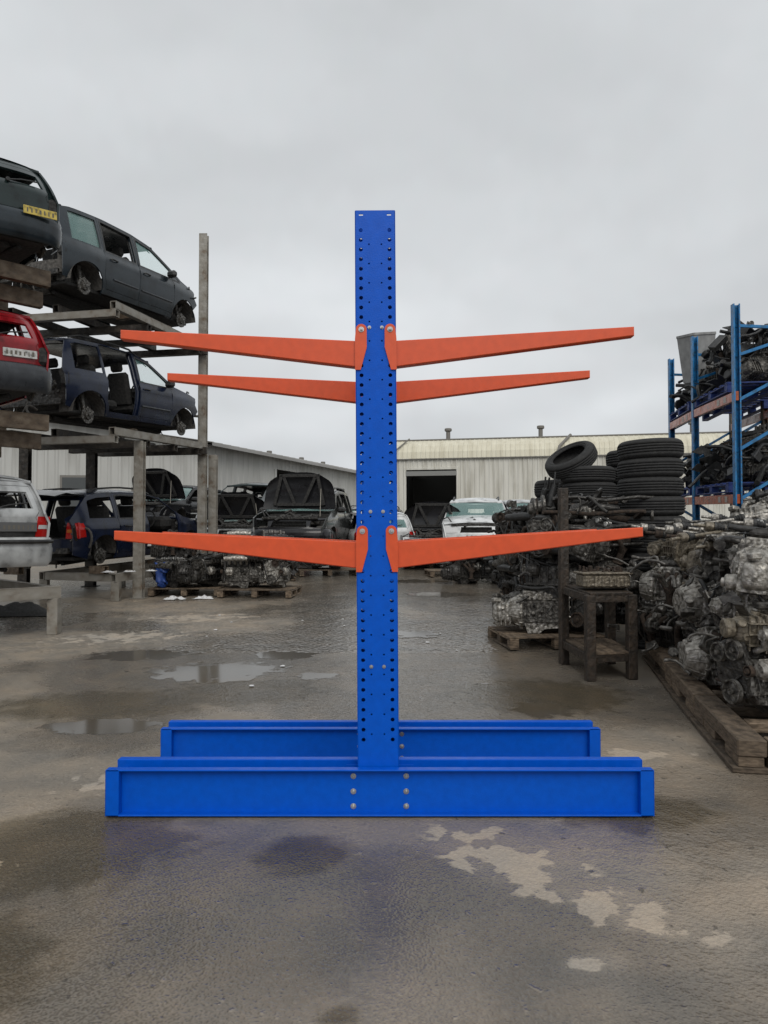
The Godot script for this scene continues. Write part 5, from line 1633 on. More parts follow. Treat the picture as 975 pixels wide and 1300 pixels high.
	var b0 := at(-4.55, 0.57, 12.45)
	for off in [0.0, 1.6]:
		var mb := MB.new()
		hollow(mb, b0 + lf * off, b0 + lf * off + fw * 4.0, 0.11, 0.14)
		part(bench, "rail", mb, M.steel)
	for al in [0.07, 2.0, 3.9]:
		var mb := MB.new()
		hollow(mb, b0 + fw * al + lf * 0.06, b0 + fw * al + lf * 1.54, 0.11, 0.135)
		part(bench, "cross_bar", mb, M.steel)
		for off in [0.0, 1.6]:
			var p: Vector3 = b0 + fw * al + lf * off
			var lg := MB.new()
			lg.bx(Vector3(p.x, (gy(-p.z) + p.y - 0.07) / 2, p.z), Vector3(0.14, p.y - 0.07 - gy(-p.z), 0.12), 0.004)
			part(bench, "leg", lg, M.steel)
	var bench2 := thing("steel_bench", "low pale steel bench under the silver car", "bench", "low steel benches")
	var c0 := at(-4.05, 0.60, 9.25)
	for off in [0.0, 2.6]:
		var mb := MB.new()
		hollow(mb, c0 + nh * off - nt * 2.2, c0 + nh * off, 0.11, 0.15)
		part(bench2, "rail", mb, M.steel)
		for q in [0.06, 2.1]:
			var p: Vector3 = c0 + nh * off - nt * q
			var lg := MB.new()
			lg.bx(Vector3(p.x, (gy(-p.z) + p.y - 0.075) / 2, p.z), Vector3(0.13, p.y - 0.075 - gy(-p.z), 0.13), 0.004)
			part(bench2, "leg", lg, M.steel)
	for q in [0.07, 2.1]:
		var mb := MB.new()
		hollow(mb, c0 - nt * q + nh * 0.06, c0 - nt * q + nh * 2.54, 0.1, 0.14)
		part(bench2, "cross_bar", mb, M.steel)
	# timber and steel packing under the hubs
	var pk := [[at(-4.62, 5.20, 13.1), 22.0], [at(-4.3, 5.27, 14.3), 22.0], [at(-4.62, 3.13, 13.3), 22.0], [at(-4.25, 3.17, 14.7), 22.0], [at(-4.85, 0.70, 12.6), 20.0], [at(-6.2, 0.70, 12.4), 20.0], [at(-4.5, 0.72, 14.6), 20.0]]
	for i in pk.size():
		var mb := MB.new()
		hollow(mb, Vector3(-0.16, 0, 0), Vector3(0.16, 0, 0), 0.12, 0.13)
		var o := top("packing_block", mb, M.rust_steel, "short rusty steel tube packed under the %s" % ["people carrier, rear", "people carrier, front", "dark blue off-roader, rear", "dark blue off-roader, front", "navy hatchback, rear right", "navy hatchback, rear left", "navy hatchback, middle"][i], "block", "packing under the wrecks")
		o.transform = T3(pk[i][0], -deg_to_rad(pk[i][1]))

func build_cars():
	var ALL := ["FR", "RR", "FL", "RL"]
	# far column, seen from the rear right
	var c := make_car("wrecked_car", "grey-blue people carrier without tailgate or wheels on the rack's top deck", "mpv", {paint = M.p_greyblue, doors = ALL, glass = ["FR", "QR", "QL"], hatch = "off", hood = "off", rear_mat = M.liner, lamp_holes = ["R", "L"], bay = true, nose = false, rear_bumper = false, front_cut = 0.3, torn = true})
	set_car(c, Vector3(0.50, 0.3, 0.87), at(-4.83, 5.42, 12.1), 22, 2.4)
	c = make_car("wrecked_car", "dark blue off-roader wreck with a stripped rear on the rack's middle deck", "suv", {paint = M.p_slate, doors = ["FR", "FL"], glass = ["FR", "QL"], hatch = "off", hood = "on", rear_mat = M.grime, lamp_holes = ["R", "L"], rails = true, nose = false, front_cut = 0.34, torn = true})
	set_car(c, Vector3(0.52, 0.3, 0.89), at(-4.83, 3.30, 12.3), 21, 2.4)
	c = make_car("wrecked_car", "navy hatchback wreck with a red tail lamp on the low bench", "hatch", {paint = M.p_navy, doors = ["RR", "RL", "FL"], glass = [], hatch = "open", hatch_mat = M.p_black, hatch_line = [[-0.4, 0.02], [-0.8, -0.06]], hood = "off", lamps = [["R", M.lens_red], ["L", M.lens_red]], nose = false, no_quarter = false, mould = false, rails = true, front_cut = 0.25, torn = true})
	set_car(c, Vector3(0.70, 0.3, 0.85), at(-4.89, 0.92, 13.1), 19, 2.0, 0, 1.04)
	# near column, only the rear right corner in the picture
	c = make_car("wrecked_car", "grey-green hatchback wreck with a yellow number plate on the top deck", "small", {paint = M.p_green, doors = ["FR", "RR", "FL", "RL"], glass = [], hatch = "on", hood = "on", lamp_holes = ["R", "L"], rear_bumper = true, bumper_mat = M.p_greyblue, plate = [0.4, 0.58, M.plate_yellow, true], recess_mat = M.p_green})
	set_car(c, Vector3(0.0, 0.5, 0.78), at(-3.93, 5.12, 9.05), -45, 1.0, -3.0, 0.88)
	c = make_car("wrecked_car", "red hatchback wreck with a dark bumper on the middle deck", "small", {paint = M.p_red, doors = ["FR", "RR", "FL", "RL"], glass = ["QR", "QL"], hatch = "on", hood = "on", lamp_holes = ["R", "L"], rear_bumper = true, plate = [0.3, 0.72, M.plate_white, false]})
	set_car(c, Vector3(0.0, 0.42, 0.78), at(-4.03, 3.22, 9.05), -45, 1.0, -2.0, 0.88)
	c = make_car("wrecked_car", "silver hatchback wreck with a broken tail lamp on the low bench", "small", {paint = M.p_silver, doors = ["FR", "RR", "FL", "RL"], glass = [], hatch = "on", hood = "on", lamps = [["R", M.lens_clear], ["L", M.lens_red]], no_amber = true, rear_bumper = true, bumper_mat = M.p_silver, bumper_strip = true, plate = [0.3, 0.72, M.plate_dull, false], recess_mat = M.plastic, tall_lamp = false})
	set_car(c, Vector3(0.0, 0.42, 0.78), at(-4.0, 1.12, 9.05), -45, 0.0, 0.0, 0.94)
	# open bonnets and bare shells across the yard
	var O := func(p: Material, hood: String, extra: Dictionary) -> Dictionary:
		var d := {paint = p, doors = ALL, glass = [], hatch = "on", hood = hood, rear_bumper = true, wheels = true, mould = false}
		d.merge(extra, true)
		return d
	c = make_car("wrecked_car", "dark pickup-nosed wreck with its big bonnet raised, plate on its bumper", "suv", O.call(M.p_olive, "open", {hood_angle = 1.62, nose_mat = M.p_black, head = [], front_plate = 0.15, screen = true, front_bumper = true, bumper_mat = M.p_black, hatch = "on", rails = true}))
	set_car(c, Vector3(3.8, 0, 0), at(-2.2, gy(16.8) + 0.42, 16.8), 188, 0, 0, 1.06)
	c = make_car("wrecked_car", "silver car with its dark bonnet raised, beside the dark pickup-nosed wreck", "hatch", O.call(M.p_silver, "open", {hood_angle = 1.3, head = [], nose_mat = M.p_silver, screen = true}))
	set_car(c, Vector3(3.95, 0, 0), at(-3.75, gy(18.2) + 0.35, 18.2), 176)
	c = make_car("wrecked_car", "grey shell of a car with doors off behind the tall steel post", "estate", O.call(M.p_greyblue, "off", {doors = ["RR", "FL"], screen = false, wheels = false}))
	set_car(c, Vector3(4.5, 0, 0), at(-5.0, gy(18.6) + 0.3, 18.6), 200, 4)
	c = make_car("wrecked_car", "black estate parked right of the dark pickup-nosed wreck", "estate", O.call(M.p_black, "on", {rails = true, screen = true}))
	set_car(c, Vector3(4.5, 0, 0), at(-0.75, gy(19.2) + 0.25, 19.2), 190)
	c = make_car("wrecked_car", "pale car shell leaning behind the tall steel post", "hatch", O.call(M.p_silver, "off", {doors = ["FL"], wheels = false, hatch = "off", rear_bumper = false, torn = true}))
	set_car(c, Vector3(3.95, 0, 0), at(-5.6, gy(20.5) + 0.75, 20.5), 195, 3)
	c = make_car("wrecked_car", "black saloon wreck raised behind the navy hatchback wreck", "estate", O.call(M.p_black, "open", {hood_angle = 1.1, head = [], wheels = false, torn = true, screen = true}))
	set_car(c, Vector3(4.5, 0, 0), at(-6.6, gy(19.6) + 0.95, 19.6), 196, 2)
	c = make_car("wrecked_car", "dark green shell with open side between the posts and the silver car", "mpv", O.call(M.p_green, "off", {doors = ["RR"], wheels = false, torn = true, screen = false}))
	set_car(c, Vector3(3.72, 0, 0), at(-4.55, gy(21.4) + 0.9, 21.4), 192, 2)
	c = make_car("wrecked_car", "red car shell glimpsed between the silver car and the dark wreck", "small", O.call(M.p_red, "on", {screen = true}))
	set_car(c, Vector3(3.45, 0, 0), at(-3.5, gy(22.6) + 0.5, 22.6), 184)
	c = make_car("wrecked_car", "white hatchback half hidden behind the blue upright", "hatch", O.call(M.p_white, "on", {screen = true, hatch = "on", lamps = [["R", M.lens_red], ["L", M.lens_red]], rear_glass = true}))
	set_car(c, Vector3(0, 0, 0.85), at(0.90, gy(19.0) + 0.1, 19.0), -14)
	c = make_car("wrecked_car", "black car with its rounded bonnet raised in front of the warehouse door", "hatch", O.call(M.p_black, "open", {hood_angle = 1.5, head = [], nose_mat = M.p_white}))
	set_car(c, Vector3(3.95, 0, 0), at(1.22, gy(18.4) + 0.1, 18.4), 183)
	c = make_car("wrecked_car", "white off-roader facing the yard with its nose stripped", "suv", O.call(M.p_white, "on", {head = ["R"], screen = true, nose_mat = M.p_white, rails = true}))
	set_car(c, Vector3(3.8, 0, 0), at(2.25, gy(18.0) + 0.3, 18.0), 187)
	c = make_car("wrecked_car", "pale blue car far back between engine heap and tyres", "hatch", O.call(M.p_silver, "on", {screen = true}))
	set_car(c, Vector3(3.95, 0, 0), at(5.0, gy(23.0) + 0.5, 23.0), 170)

# ------------------------------------------------------------------ warehouses
func ribbed(mb: MB, a: Vector3, b: Vector3, y0: float, y1: float, out0: float, out1: float, pitch := 0.3, dep := 0.04):
	# a sheet from a to b with upright ribs, from height y0 (pushed outward by out0) to y1
	var d := (b - a)
	d.y = 0
	var L := d.length()
	d = d / L
	var nn := Vector3(-d.z, 0, d.x)                       # faces the yard for a sheet that runs to the right
	var n := int(L / pitch)
	for i in n:
		var x := L * i / n
		var p := L / n
		var st := [[0.0, 0.0], [0.55, 0.0], [0.68, 1.0], [0.87, 1.0], [1.0, 0.0]]
		for k in 4:
			var u0: float = x + st[k][0] * p
			var u1: float = x + st[k + 1][0] * p
			var e0: Vector3 = nn * (st[k][1] * dep)
			var e1: Vector3 = nn * (st[k + 1][1] * dep)
			mb.flat(a + d * u0 + e0 + nn * out0 + Vector3(0, y0, 0), a + d * u1 + e1 + nn * out0 + Vector3(0, y0, 0), a + d * u1 + e1 + nn * out1 + Vector3(0, y1, 0), a + d * u0 + e0 + nn * out1 + Vector3(0, y1, 0), nn + Vector3(0, 0.3, 0))
func build_warehouses():
	# the long hall behind the yard
	var w := thing("warehouse", "long cream corrugated warehouse with a dark doorway across the yard", "warehouse")
	var A := at(-0.72, 0, 48.36)
	var B := at(38.0, 0, 40.0)
	var d := (B - A).normalized()
	var nn := Vector3(-d.z, 0, d.x)
	var L := A.distance_to(B)
	var ev := 6.05
	var P := func(u: float) -> Vector3: return A + d * u
	# doorway from u0 to u1
	var u0 := 2.15
	var u1 := 5.55
	var dh := 5.35
	var mb := MB.new()
	ribbed(mb, P.call(0), P.call(u0), 0, ev, 0, 0)
	ribbed(mb, P.call(u0), P.call(u1), dh, ev, 0, 0)
	ribbed(mb, P.call(u1), P.call(L), 0, ev, 0, 0)
	part(w, "wall", mb, M.clad)
	var wi := MB.new()
	wi.bar(P.call(0) - nn * 0.3 + Vector3(0, ev / 2, 0), P.call(u0 - 0.01) - nn * 0.3 + Vector3(0, ev / 2, 0), 0.3, ev)
	wi.bar(P.call(u1 + 0.01) - nn * 0.3 + Vector3(0, ev / 2, 0), P.call(L) - nn * 0.3 + Vector3(0, ev / 2, 0), 0.3, ev)
	wi.bar(P.call(u0) - nn * 0.3 + Vector3(0, (ev + dh) / 2 + 0.03, 0), P.call(u1) - nn * 0.3 + Vector3(0, (ev + dh) / 2 + 0.03, 0), 0.3, ev - dh - 0.06)
	wi.bar(P.call(0.0) - nn * 14.0 + Vector3(0, 3.5, 0), P.call(L) - nn * 14.0 + Vector3(0, 3.5, 0), 0.3, 7.0)
	wi.bar(P.call(0.1) - nn * 0.5 + Vector3(0, 3.4, 0), P.call(0.1) - nn * 13.8 + Vector3(0, 3.4, 0), 0.3, 6.8)
	wi.bar(P.call(L - 0.1) - nn * 0.5 + Vector3(0, 3.4, 0), P.call(L - 0.1) - nn * 13.8 + Vector3(0, 3.4, 0), 0.3, 6.8)
	part(w, "inner_wall", wi, M.inside)
	# the roof begins as a curved ribbed skirt
	var rf := MB.new()
	var prof := [[ev + 0.02, 0.10], [ev + 0.45, 0.02], [ev + 0.85, -0.25], [ev + 1.15, -0.7], [ev + 1.35, -1.3]]
	for i in prof.size() - 1: ribbed(rf, P.call(0), P.call(L), prof[i][0], prof[i + 1][0], prof[i][1], prof[i + 1][1])
	var ro := part(w, "roof", rf, M.clad_roof)
	var cap := MB.new()
	cap.bar(P.call(0) - nn * 1.3 + Vector3(0, ev + 1.37, 0), P.call(L) - nn * 1.3 + Vector3(0, ev + 1.37, 0), 0.3, 0.08)
	cap.bar(P.call(0) - nn * 7.7 + Vector3(0, ev + 1.36, 0), P.call(L) - nn * 7.7 + Vector3(0, ev + 1.36, 0), 12.6, 0.05)
	part(ro, "ridge_cap", cap, M.trim)
	var gu := MB.new()
	gu.bar(P.call(0) + nn * 0.12 + Vector3(0, ev - 0.02, 0), P.call(L) + nn * 0.12 + Vector3(0, ev - 0.02, 0), 0.1, 0.06)
	part(w, "gutter", gu, M.trim)
	for u in [4.9, 10.9, 20.1]:                           # vent pipes on the roof
		var v := MB.new()
		var p: Vector3 = P.call(u - 0.15) - nn * 1.6 + Vector3(0, ev + 1.4, 0)
		v.cyl(p, p + Vector3(0, 0.55, 0), 0.14, 12)
		v.cyl(p + Vector3(0, 0.55, 0), p + Vector3(0, 0.75, 0), 0.24, 12)
		part(ro, "vent_pipe", v, M.trim)
	for q in [[11.7, 0.0], [1.4, 4.4]]:                     # rain pipes bent over the eave
		var v := MB.new()
		v.tube([P.call(q[0]) + nn * 0.2 + Vector3(0, q[1], 0), P.call(q[0]) + nn * 0.2 + Vector3(0, ev - 0.3, 0), P.call(q[0] + 0.2) + nn * 0.2 + Vector3(0, ev + 0.6, 0), P.call(q[0] + 0.9) - nn * 0.7 + Vector3(0, ev + 1.4, 0)], 0.09 if q[1] == 0.0 else 0.05, 8)
		part(w, "rain_pipe", v, M.trim)
	var fr := MB.new()
	for u in [u0, u1]: fr.bar(P.call(u) + nn * 0.03, P.call(u) + nn * 0.03 + Vector3(0, dh, 0), 0.14, 0.12, nn)
	fr.bar(P.call(u0 - 0.07) + nn * 0.03 + Vector3(0, dh + 0.06, 0), P.call(u1 + 0.07) + nn * 0.03 + Vector3(0, dh + 0.06, 0), 0.12, 0.14)
	part(w, "door_frame", fr, M.clad)
	var fl := MB.new()
	fl.bar(P.call(u0 + 0.05) + nn * 0.0 + Vector3(0, dh - 0.25, 0), P.call(u1 - 0.05) + Vector3(0, dh - 0.25, 0), 0.2, 0.3)
	part(w, "roller_shutter", fl, M.inside)
	# the grey shed on the left
	var s := thing("shed", "long grey low-pitched shed behind the car wrecks", "shed")
	var C := at(-6.3, 0, 26.0)                              # its near right corner
	var D := at(-0.55, 0, 41.0)                             # far end of the long side
	var E := at(-26.0, 0, 24.0)                             # along the gable
	var ev2 := 4.45
	var long := (D - C).normalized()
	var LL := C.distance_to(D)
	# long side, split round its openings
	var ops := [[4.9, 8.4, 0.0, 3.95], [10.8, 12.0, 1.2, 3.5]]
	var wl := MB.new()
	var ls := 0.0
	for o in ops:
		ribbed(wl, C + long * ls, C + long * o[0], 0, ev2, 0, 0, 0.35, 0.03)
		ribbed(wl, C + long * o[0], C + long * o[1], o[3], ev2, 0, 0, 0.35, 0.03)
		if o[2] > 0.0: ribbed(wl, C + long * o[0], C + long * o[1], 0, o[2], 0, 0, 0.35, 0.03)
		ls = o[1]
	ribbed(wl, C + long * ls, D, 0, ev2, 0, 0, 0.35, 0.03)
	ribbed(wl, E, C, 0, ev2, 0, 0, 0.35, 0.03)
	part(s, "wall", wl, M.shed_wall)
	var ln := Vector3(-long.z, 0, long.x)
	var ge := (C - E).normalized()
	var gn := Vector3(-ge.z, 0, ge.x)
	var iw := MB.new()                                      # a room behind the openings
	iw.bar(C + long * 0.3 - ln * 6.0 + Vector3(0, ev2 / 2, 0), D - ln * 6.0 + Vector3(0, ev2 / 2, 0), 0.2, ev2)
	part(s, "inner_wall", iw, M.inside)
	for u in [0.3, LL - 0.2]:
		var ew := MB.new()
		ew.bar(C + long * u - ln * 0.2 + Vector3(0, ev2 / 2, 0), C + long * u - ln * 5.9 + Vector3(0, ev2 / 2, 0), 0.2, ev2)
		part(s, "inner_wall", ew, M.inside)
	var cl := MB.new()
	cl.bar(C + long * 0.3 - ln * 3.1 + Vector3(0, ev2 - 0.1, 0), D - ln * 3.1 + Vector3(0, ev2 - 0.1, 0), 5.8, 0.1)
	part(s, "ceiling", cl, M.inside)
	for o in ops:
		for u in [o[0], o[1]]:
			var of := MB.new()
			of.bar(C + long * u + ln * 0.03 + Vector3(0, o[2], 0), C + long * u + ln * 0.03 + Vector3(0, o[3], 0), 0.16, 0.1, ln)
			part(s, "door_jamb", of, M.shed_wall)
	# gable: windows, doors, roof edges
	for q in [[2.0, 1.9, 1.0, 1.0], [4.3, 1.7, 1.2, 1.6], [7.5, 1.9, 1.0, 1.0], [11.0, 1.6, 1.4, 1.2]]:
		var wn2 := MB.new()
		var c: Vector3 = C - ge * q[0] + gn * 0.05
		wn2.bar(c + Vector3(0, q[1] + q[3] / 2, 0) - ge * q[2] / 2, c + Vector3(0, q[1] + q[3] / 2, 0) + ge * q[2] / 2, 0.06, q[3])
		var win := part(s, "window", wn2, M.trim)
		var pn := MB.new()
		pn.bar(c + gn * 0.02 + Vector3(0, q[1] + q[3] / 2, 0) - ge * (q[2] / 2 - 0.08), c + gn * 0.02 + Vector3(0, q[1] + q[3] / 2, 0) + ge * (q[2] / 2 - 0.08), 0.05, q[3] - 0.16)
		part(win, "pane", pn, M.pane)
	var mid := C - ge * 9.0
	var rise := 1.3
	var roof := MB.new()
	var back := long * LL
	var ov := gn * 0.4
	roof.flat(C + ov + ln * 0.35 + Vector3(0, ev2 + 0.0, 0), C + back + ln * 0.35 + Vector3(0, ev2 + 0.0, 0), mid + back + Vector3(0, ev2 + rise, 0), mid + ov + Vector3(0, ev2 + rise, 0), Vector3.UP)
	roof.flat(E + ov + Vector3(0, ev2, 0), E + back + Vector3(0, ev2, 0), mid + back + Vector3(0, ev2 + rise, 0), mid + ov + Vector3(0, ev2 + rise, 0), Vector3.UP)
	roof.flat(C + ov + ln * 0.35 + Vector3(0, ev2 - 0.12, 0), C + back + ln * 0.35 + Vector3(0, ev2 - 0.12, 0), C + back + ln * 0.35 + Vector3(0, ev2, 0), C + ov + ln * 0.35 + Vector3(0, ev2, 0), ln)
	for i in 30:
		var u := LL * i / 29.0
		roof.bar(C + long * u + ln * 0.35 + Vector3(0, ev2 + 0.03, 0), mid + long * u + Vector3(0, ev2 + rise + 0.03, 0), 0.06, 0.05)
	var rp := part(s, "roof", roof, M.shed_roof)
	var gw := MB.new()
	gw.flat(C + Vector3(0, ev2, 0), mid + Vector3(0, ev2 + rise, 0), E + Vector3(0, ev2, 0), E + Vector3(0, ev2, 0), gn)
	part(s, "gable", gw, M.shed_wall)
	for u in [7.5, 10.6, 13.0]:
		var v := MB.new()
		var p: Vector3 = C + long * u - ge * 1.5 + Vector3(0, ev2 + 0.2, 0)
		v.cyl(p, p + Vector3(0, 0.3, 0), 0.12, 10)
		part(rp, "vent_pipe", v, M.trim)

# ------------------------------------------------------------------ right-hand side
func build_right():
	var r := RandomNumberGenerator.new()
	r.seed = 900
	# engine kinds
	var pals := [[M.grime, M.alu_dark, M.plastic, M.grime, M.alu_dark], [M.alu_dark, M.alu, M.grime, M.alu, M.grime], [M.grime, M.grime, M.grime, M.alu_dark, M.plastic], [M.alu, M.alu, M.alu_dark, M.alu, M.alu_dark], [M.alu_dark, M.grime, M.plastic, M.alu_dark, M.alu]]
	var kinds := []
	for i in 8:
		var e := make_engine(300 + i * 13, "greasy engine", pals[i % 5])
		kinds.append(e)
	var gks := []
	var gm := [M.alu, M.alu_dark, M.tan_cast, M.alu, M.bright]
	for i in 5: gks.append(make_gearbox(500 + i * 7, "cast gearbox", gm[i]))
	var used := {}
	var put := func(src: Node3D, T: Transform3D, label: String, group: String):
		if not used.has(src):
			used[src] = true
			src.transform = T
			src.set_meta("label", label); src.set_meta("group", group)
		else: dup(src, T, label, group)
	var rot := func() -> Basis:
		var b := Basis(Vector3.UP, r.randf() * TAU)
		return b
	# --- the big heap in the right foreground, on a long timber base
	var tb := thing("timber_base", "long heavy timber pallet base under the near engine heap", "pallet", "timber bases")
	var ta := at(2.03, 0, 4.28)
	var tz := at(2.72, 0, 7.75)
	var td := (tz - ta).normalized()
	var tr := Vector3(-td.z, 0, td.x) * 1.0
	var slope := func(p: Vector3) -> Vector3: return p + Vector3(0, gy(-p.z), 0)
	for seg in 3:
		var a: Vector3 = ta + td * (seg * 1.18)
		var b: Vector3 = ta + td * (seg * 1.18 + 1.15)
		for q in [[0.085, 0.17, 0.12, 0.17, seg], [0.015, 0.0, 0.2, 0.03, seg + 1]]:
			pass
		var mb := MB.new()
		mb.bar(slope.call(a) + Vector3(0, 0.145, 0) + tr * 0.08, slope.call(b) + Vector3(0, 0.145, 0) + tr * 0.08, 0.16, 0.10, Vector3.UP, 0.008)
		part(tb, "beam", mb, M.wood[seg % 3])
		mb = MB.new()
		mb.bar(slope.call(a) + Vector3(0, 0.018, 0) + tr * 0.07, slope.call(b) + Vector3(0, 0.018, 0) + tr * 0.07, 0.2, 0.032, Vector3.UP, 0.004)
		part(tb, "ground_board", mb, M.wood[3])
		for u in [0.16, 0.72, 1.05]:
			mb = MB.new()
			mb.bar(slope.call(a + td * (u - 0.15)) + Vector3(0, 0.064, 0) + tr * 0.075, slope.call(a + td * (u + 0.15)) + Vector3(0, 0.064, 0) + tr * 0.075, 0.14, 0.058, Vector3.UP, 0.004)
			part(tb, "spacer_block", mb, M.wood[(seg + 1) % 4])
	for i in 9:
		var mb := MB.new()
		var p: Vector3 = slope.call(ta + td * (0.06 + i * 0.42))
		mb.bar(p + tr * 0.17 + Vector3(0, 0.16, 0), p + tr * 1.75 + Vector3(0, 0.16, 0), 0.115, 0.06, Vector3.UP, 0.005)
		part(tb, "cross_board", mb, M.wood[(i + 1) % 4])
		if i % 4 == 0:
			mb = MB.new()
			mb.bar(p + tr * 0.17 + Vector3(0, 0.065, 0), p + tr * 1.75 + Vector3(0, 0.065, 0), 0.115, 0.125, Vector3.UP, 0.005)
			part(tb, "bearer", mb, M.wood[i % 3])
	var ORD := ["first", "second", "third", "fourth", "fifth", "sixth", "seventh", "eighth", "ninth", "tenth", "eleventh", "twelfth"]
	var NG := "engines heaped on the long timber base"
	for lay in 3:
		for i in 7:
			for j in 3:
				var u := 0.6 + i * 0.5 + r.randf_range(-0.06, 0.06)
				var w := 0.36 + j * 0.5 + lay * 0.04 - (0.12 if i > 4 and j == 0 else 0.0) + r.randf_range(-0.05, 0.05)
				if lay == 2 and i < 1: continue
				var p: Vector3 = slope.call(ta + td * u + tr * w) + Vector3(0, 0.19 + lay * 0.36 + r.randf_range(-0.02, 0.02), 0)
				var b := Basis(Vector3.UP, r.randf() * TAU) * Basis(Vector3(1, 0, 0), r.randf_range(-0.25, 0.25))
				var where: String = "near right heap, %s layer, %s from the front, %s" % [["bottom", "middle", "top"][lay], ORD[i], ["aisle side", "middle row", "rack side"][j]]
				if r.randf() < (0.45 if j == 0 else 0.25) or (lay == 2 and i > 4 and j == 0):
					put.call(gks[2 if lay == 2 and i > 3 and j == 0 else r.randi() % 5], Transform3D(b, p), "cast alloy gearbox in the " + where, NG)
				else: put.call(kinds[[0, 1, 3, 4, 5, 6, 7, 3, 1][r.randi() % 9]], Transform3D(b.scaled_local(Vector3.ONE * 0.92), p), "greasy alloy engine in the " + where, NG)
	clutter("loose_parts", "loose brackets and hoses between the engines of the near right heap", 77, ta + Vector3(0.15, 0.25, -3.4), ta + Vector3(1.7, 1.1, -0.5), 170, M.alu_dark)
	# rods and racks lying on top
	var shs := []
	for i in 34:
		var mm: Material = [M.bright, M.alu, M.tan_cast, M.rust, M.alu_dark][r.randi() % 5]
		var p: Vector3 = slope.call(ta + td * r.randf_range(1.7, 3.5) + tr * r.randf_range(0.3, 1.8)) + Vector3(0, 1.31 + r.randf_range(-0.08, 0.1), 0)
		var sl2 := "old drive shaft lying across the top of the near right heap"
		var sft: Node3D
		if shs.size() < 10:
			sft = make_shaft(700 + i, sl2, mm)
			shs.append(sft)
		else: sft = dup(shs[r.randi() % 10], Transform3D(), sl2)
		sft.set_meta("group", "drive shafts on the near right heap")
		sft.transform = Transform3D(Basis(Vector3.UP, r.randf_range(-0.7, 0.5)) * Basis(Vector3(0, 0, 1), r.randf_range(-0.15, 0.15)), p)
	# --- table with its tall post and the tan casting
	var tab := thing("work_table", "rusty dark steel-framed table with a plank shelf beside the timber base", "table")
	var ty := 0.77
	var cs := [at(1.80, gy(7.43), 7.43), at(1.865, gy(6.72), 6.72), at(2.26, gy(6.78), 6.78), at(2.27, gy(7.45), 7.45)]
	for i in 4:
		var mb := MB.new()
		var h: float = 1.76 if i == 0 else ty
		mb.bx(cs[i] + Vector3(0, h / 2, 0), Vector3(0.085, h, 0.085), 0.006, Vector3(0, 0.12, 0))
		part(tab, "post" if i == 0 else "leg", mb, M.table)
	for y in [ty - 0.03, 0.2]:
		for i in 4:
			var mb := MB.new()
			mb.bar(cs[i] + Vector3(0, y, 0), cs[(i + 1) % 4] + Vector3(0, y, 0), 0.05, 0.07)
			part(tab, "rail", mb, M.table)
	for q in [[0.245, 5], [ty + 0.012, 4]]:
		for i in q[1]:
			var mb := MB.new()
			var f0: float = (i + 0.5) / q[1]
			mb.bar(cs[1].lerp(cs[2], f0) + Vector3(0, q[0], 0.03), cs[0].lerp(cs[3], f0) + Vector3(0, q[0], 0), 0.42 / q[1], 0.022)
			part(tab, "plank", mb, M.wood[i % 3] if q[0] < 0.5 else M.table)
	var cyl := thing("cylinder_head_casting", "mud-coloured cylinder head casting lying on the rusty table", "engine part")
	cyl.transform = T3(at(2.06, ty + 0.03 + gy(7.0), 6.98), 0.05)
	var ch := MB.new()
	ch.bx(Vector3(0, 0.08, 0), Vector3(0.44, 0.13, 0.26), 0.02)
	ch.bx(Vector3(0, 0.15, 0), Vector3(0.47, 0.02, 0.29), 0.006)
	for i in 6: ch.bx(Vector3(-0.18 + i * 0.07, 0.07, 0.135), Vector3(0.03, 0.09, 0.02), 0.006)
	part(cyl, "body", ch, M.tan_cast)
	var st := MB.new()
	for i in 26:
		var p := Vector3(r.randf_range(-0.2, 0.2), 0.155, r.randf_range(-0.12, 0.12))
		if i % 3 == 0: arc_tube(r, st, p, p + Vector3(r.randf_range(-0.12, 0.12), 0.01, r.randf_range(-0.1, 0.1)), 0.05, 0.008, 6)
		else: st.cyl(p, p + Vector3(0, r.randf_range(0.02, 0.06), 0), r.randf_range(0.01, 0.028), 9)
	part(cyl, "valve_gear", st, M.rust)
	# --- engines on pallets, further back
	var heap := func(label_e: String, group: String, x0: float, x1: float, d0: float, d1: float, ybase: float, layers: int, dens: float, sc: float, alu: float):
		for lay in layers:
			var nx: int = max(1, int(round((x1 - x0) / (0.58 * sc))))
			var nd: int = max(1, int(round((d1 - d0) / (0.52 * sc))))
			for i in nx:
				for j in nd:
					if r.randf() > dens and lay > 0: continue
					var x: float = x0 + (i + 0.5) * (x1 - x0) / nx + r.randf_range(-0.05, 0.05)
					var d: float = d0 + (j + 0.5) * (d1 - d0) / nd + r.randf_range(-0.05, 0.05)
					var b := Basis(Vector3.UP, r.randf() * TAU) * Basis(Vector3(1, 0, 0), r.randf_range(-0.2, 0.2) * lay)
					var T := Transform3D(b.scaled_local(Vector3.ONE * sc), at(x, gy(d) + ybase + lay * 0.4 * sc, d))
					var ki: int = [0, 2, 5, 7, 2, 0][r.randi() % 6] if r.randf() > alu else [1, 3, 4, 6][r.randi() % 4]
					put.call(kinds[ki], T, "%s, %s layer, %s row, %s from left" % [label_e, ["bottom", "second", "third", "fourth"][lay], ["front", "second", "third", "fourth", "fifth", "sixth"][j], ORD[i]], group)
	make_pallet("worn wooden pallet under the engine stack left of the rusty table", T3(at(1.86, gy(8.6), 8.6), 0.12))
	heap.call("black engine left of the rusty table", "engines left of the rusty table", 1.6, 2.6, 8.1, 9.3, 0.15, 3, 0.95, 0.98, 0.3)
	make_pallet("wooden pallet under the farther engine stack by the puddle", T3(at(2.3, gy(11.2), 11.2), 0.05))
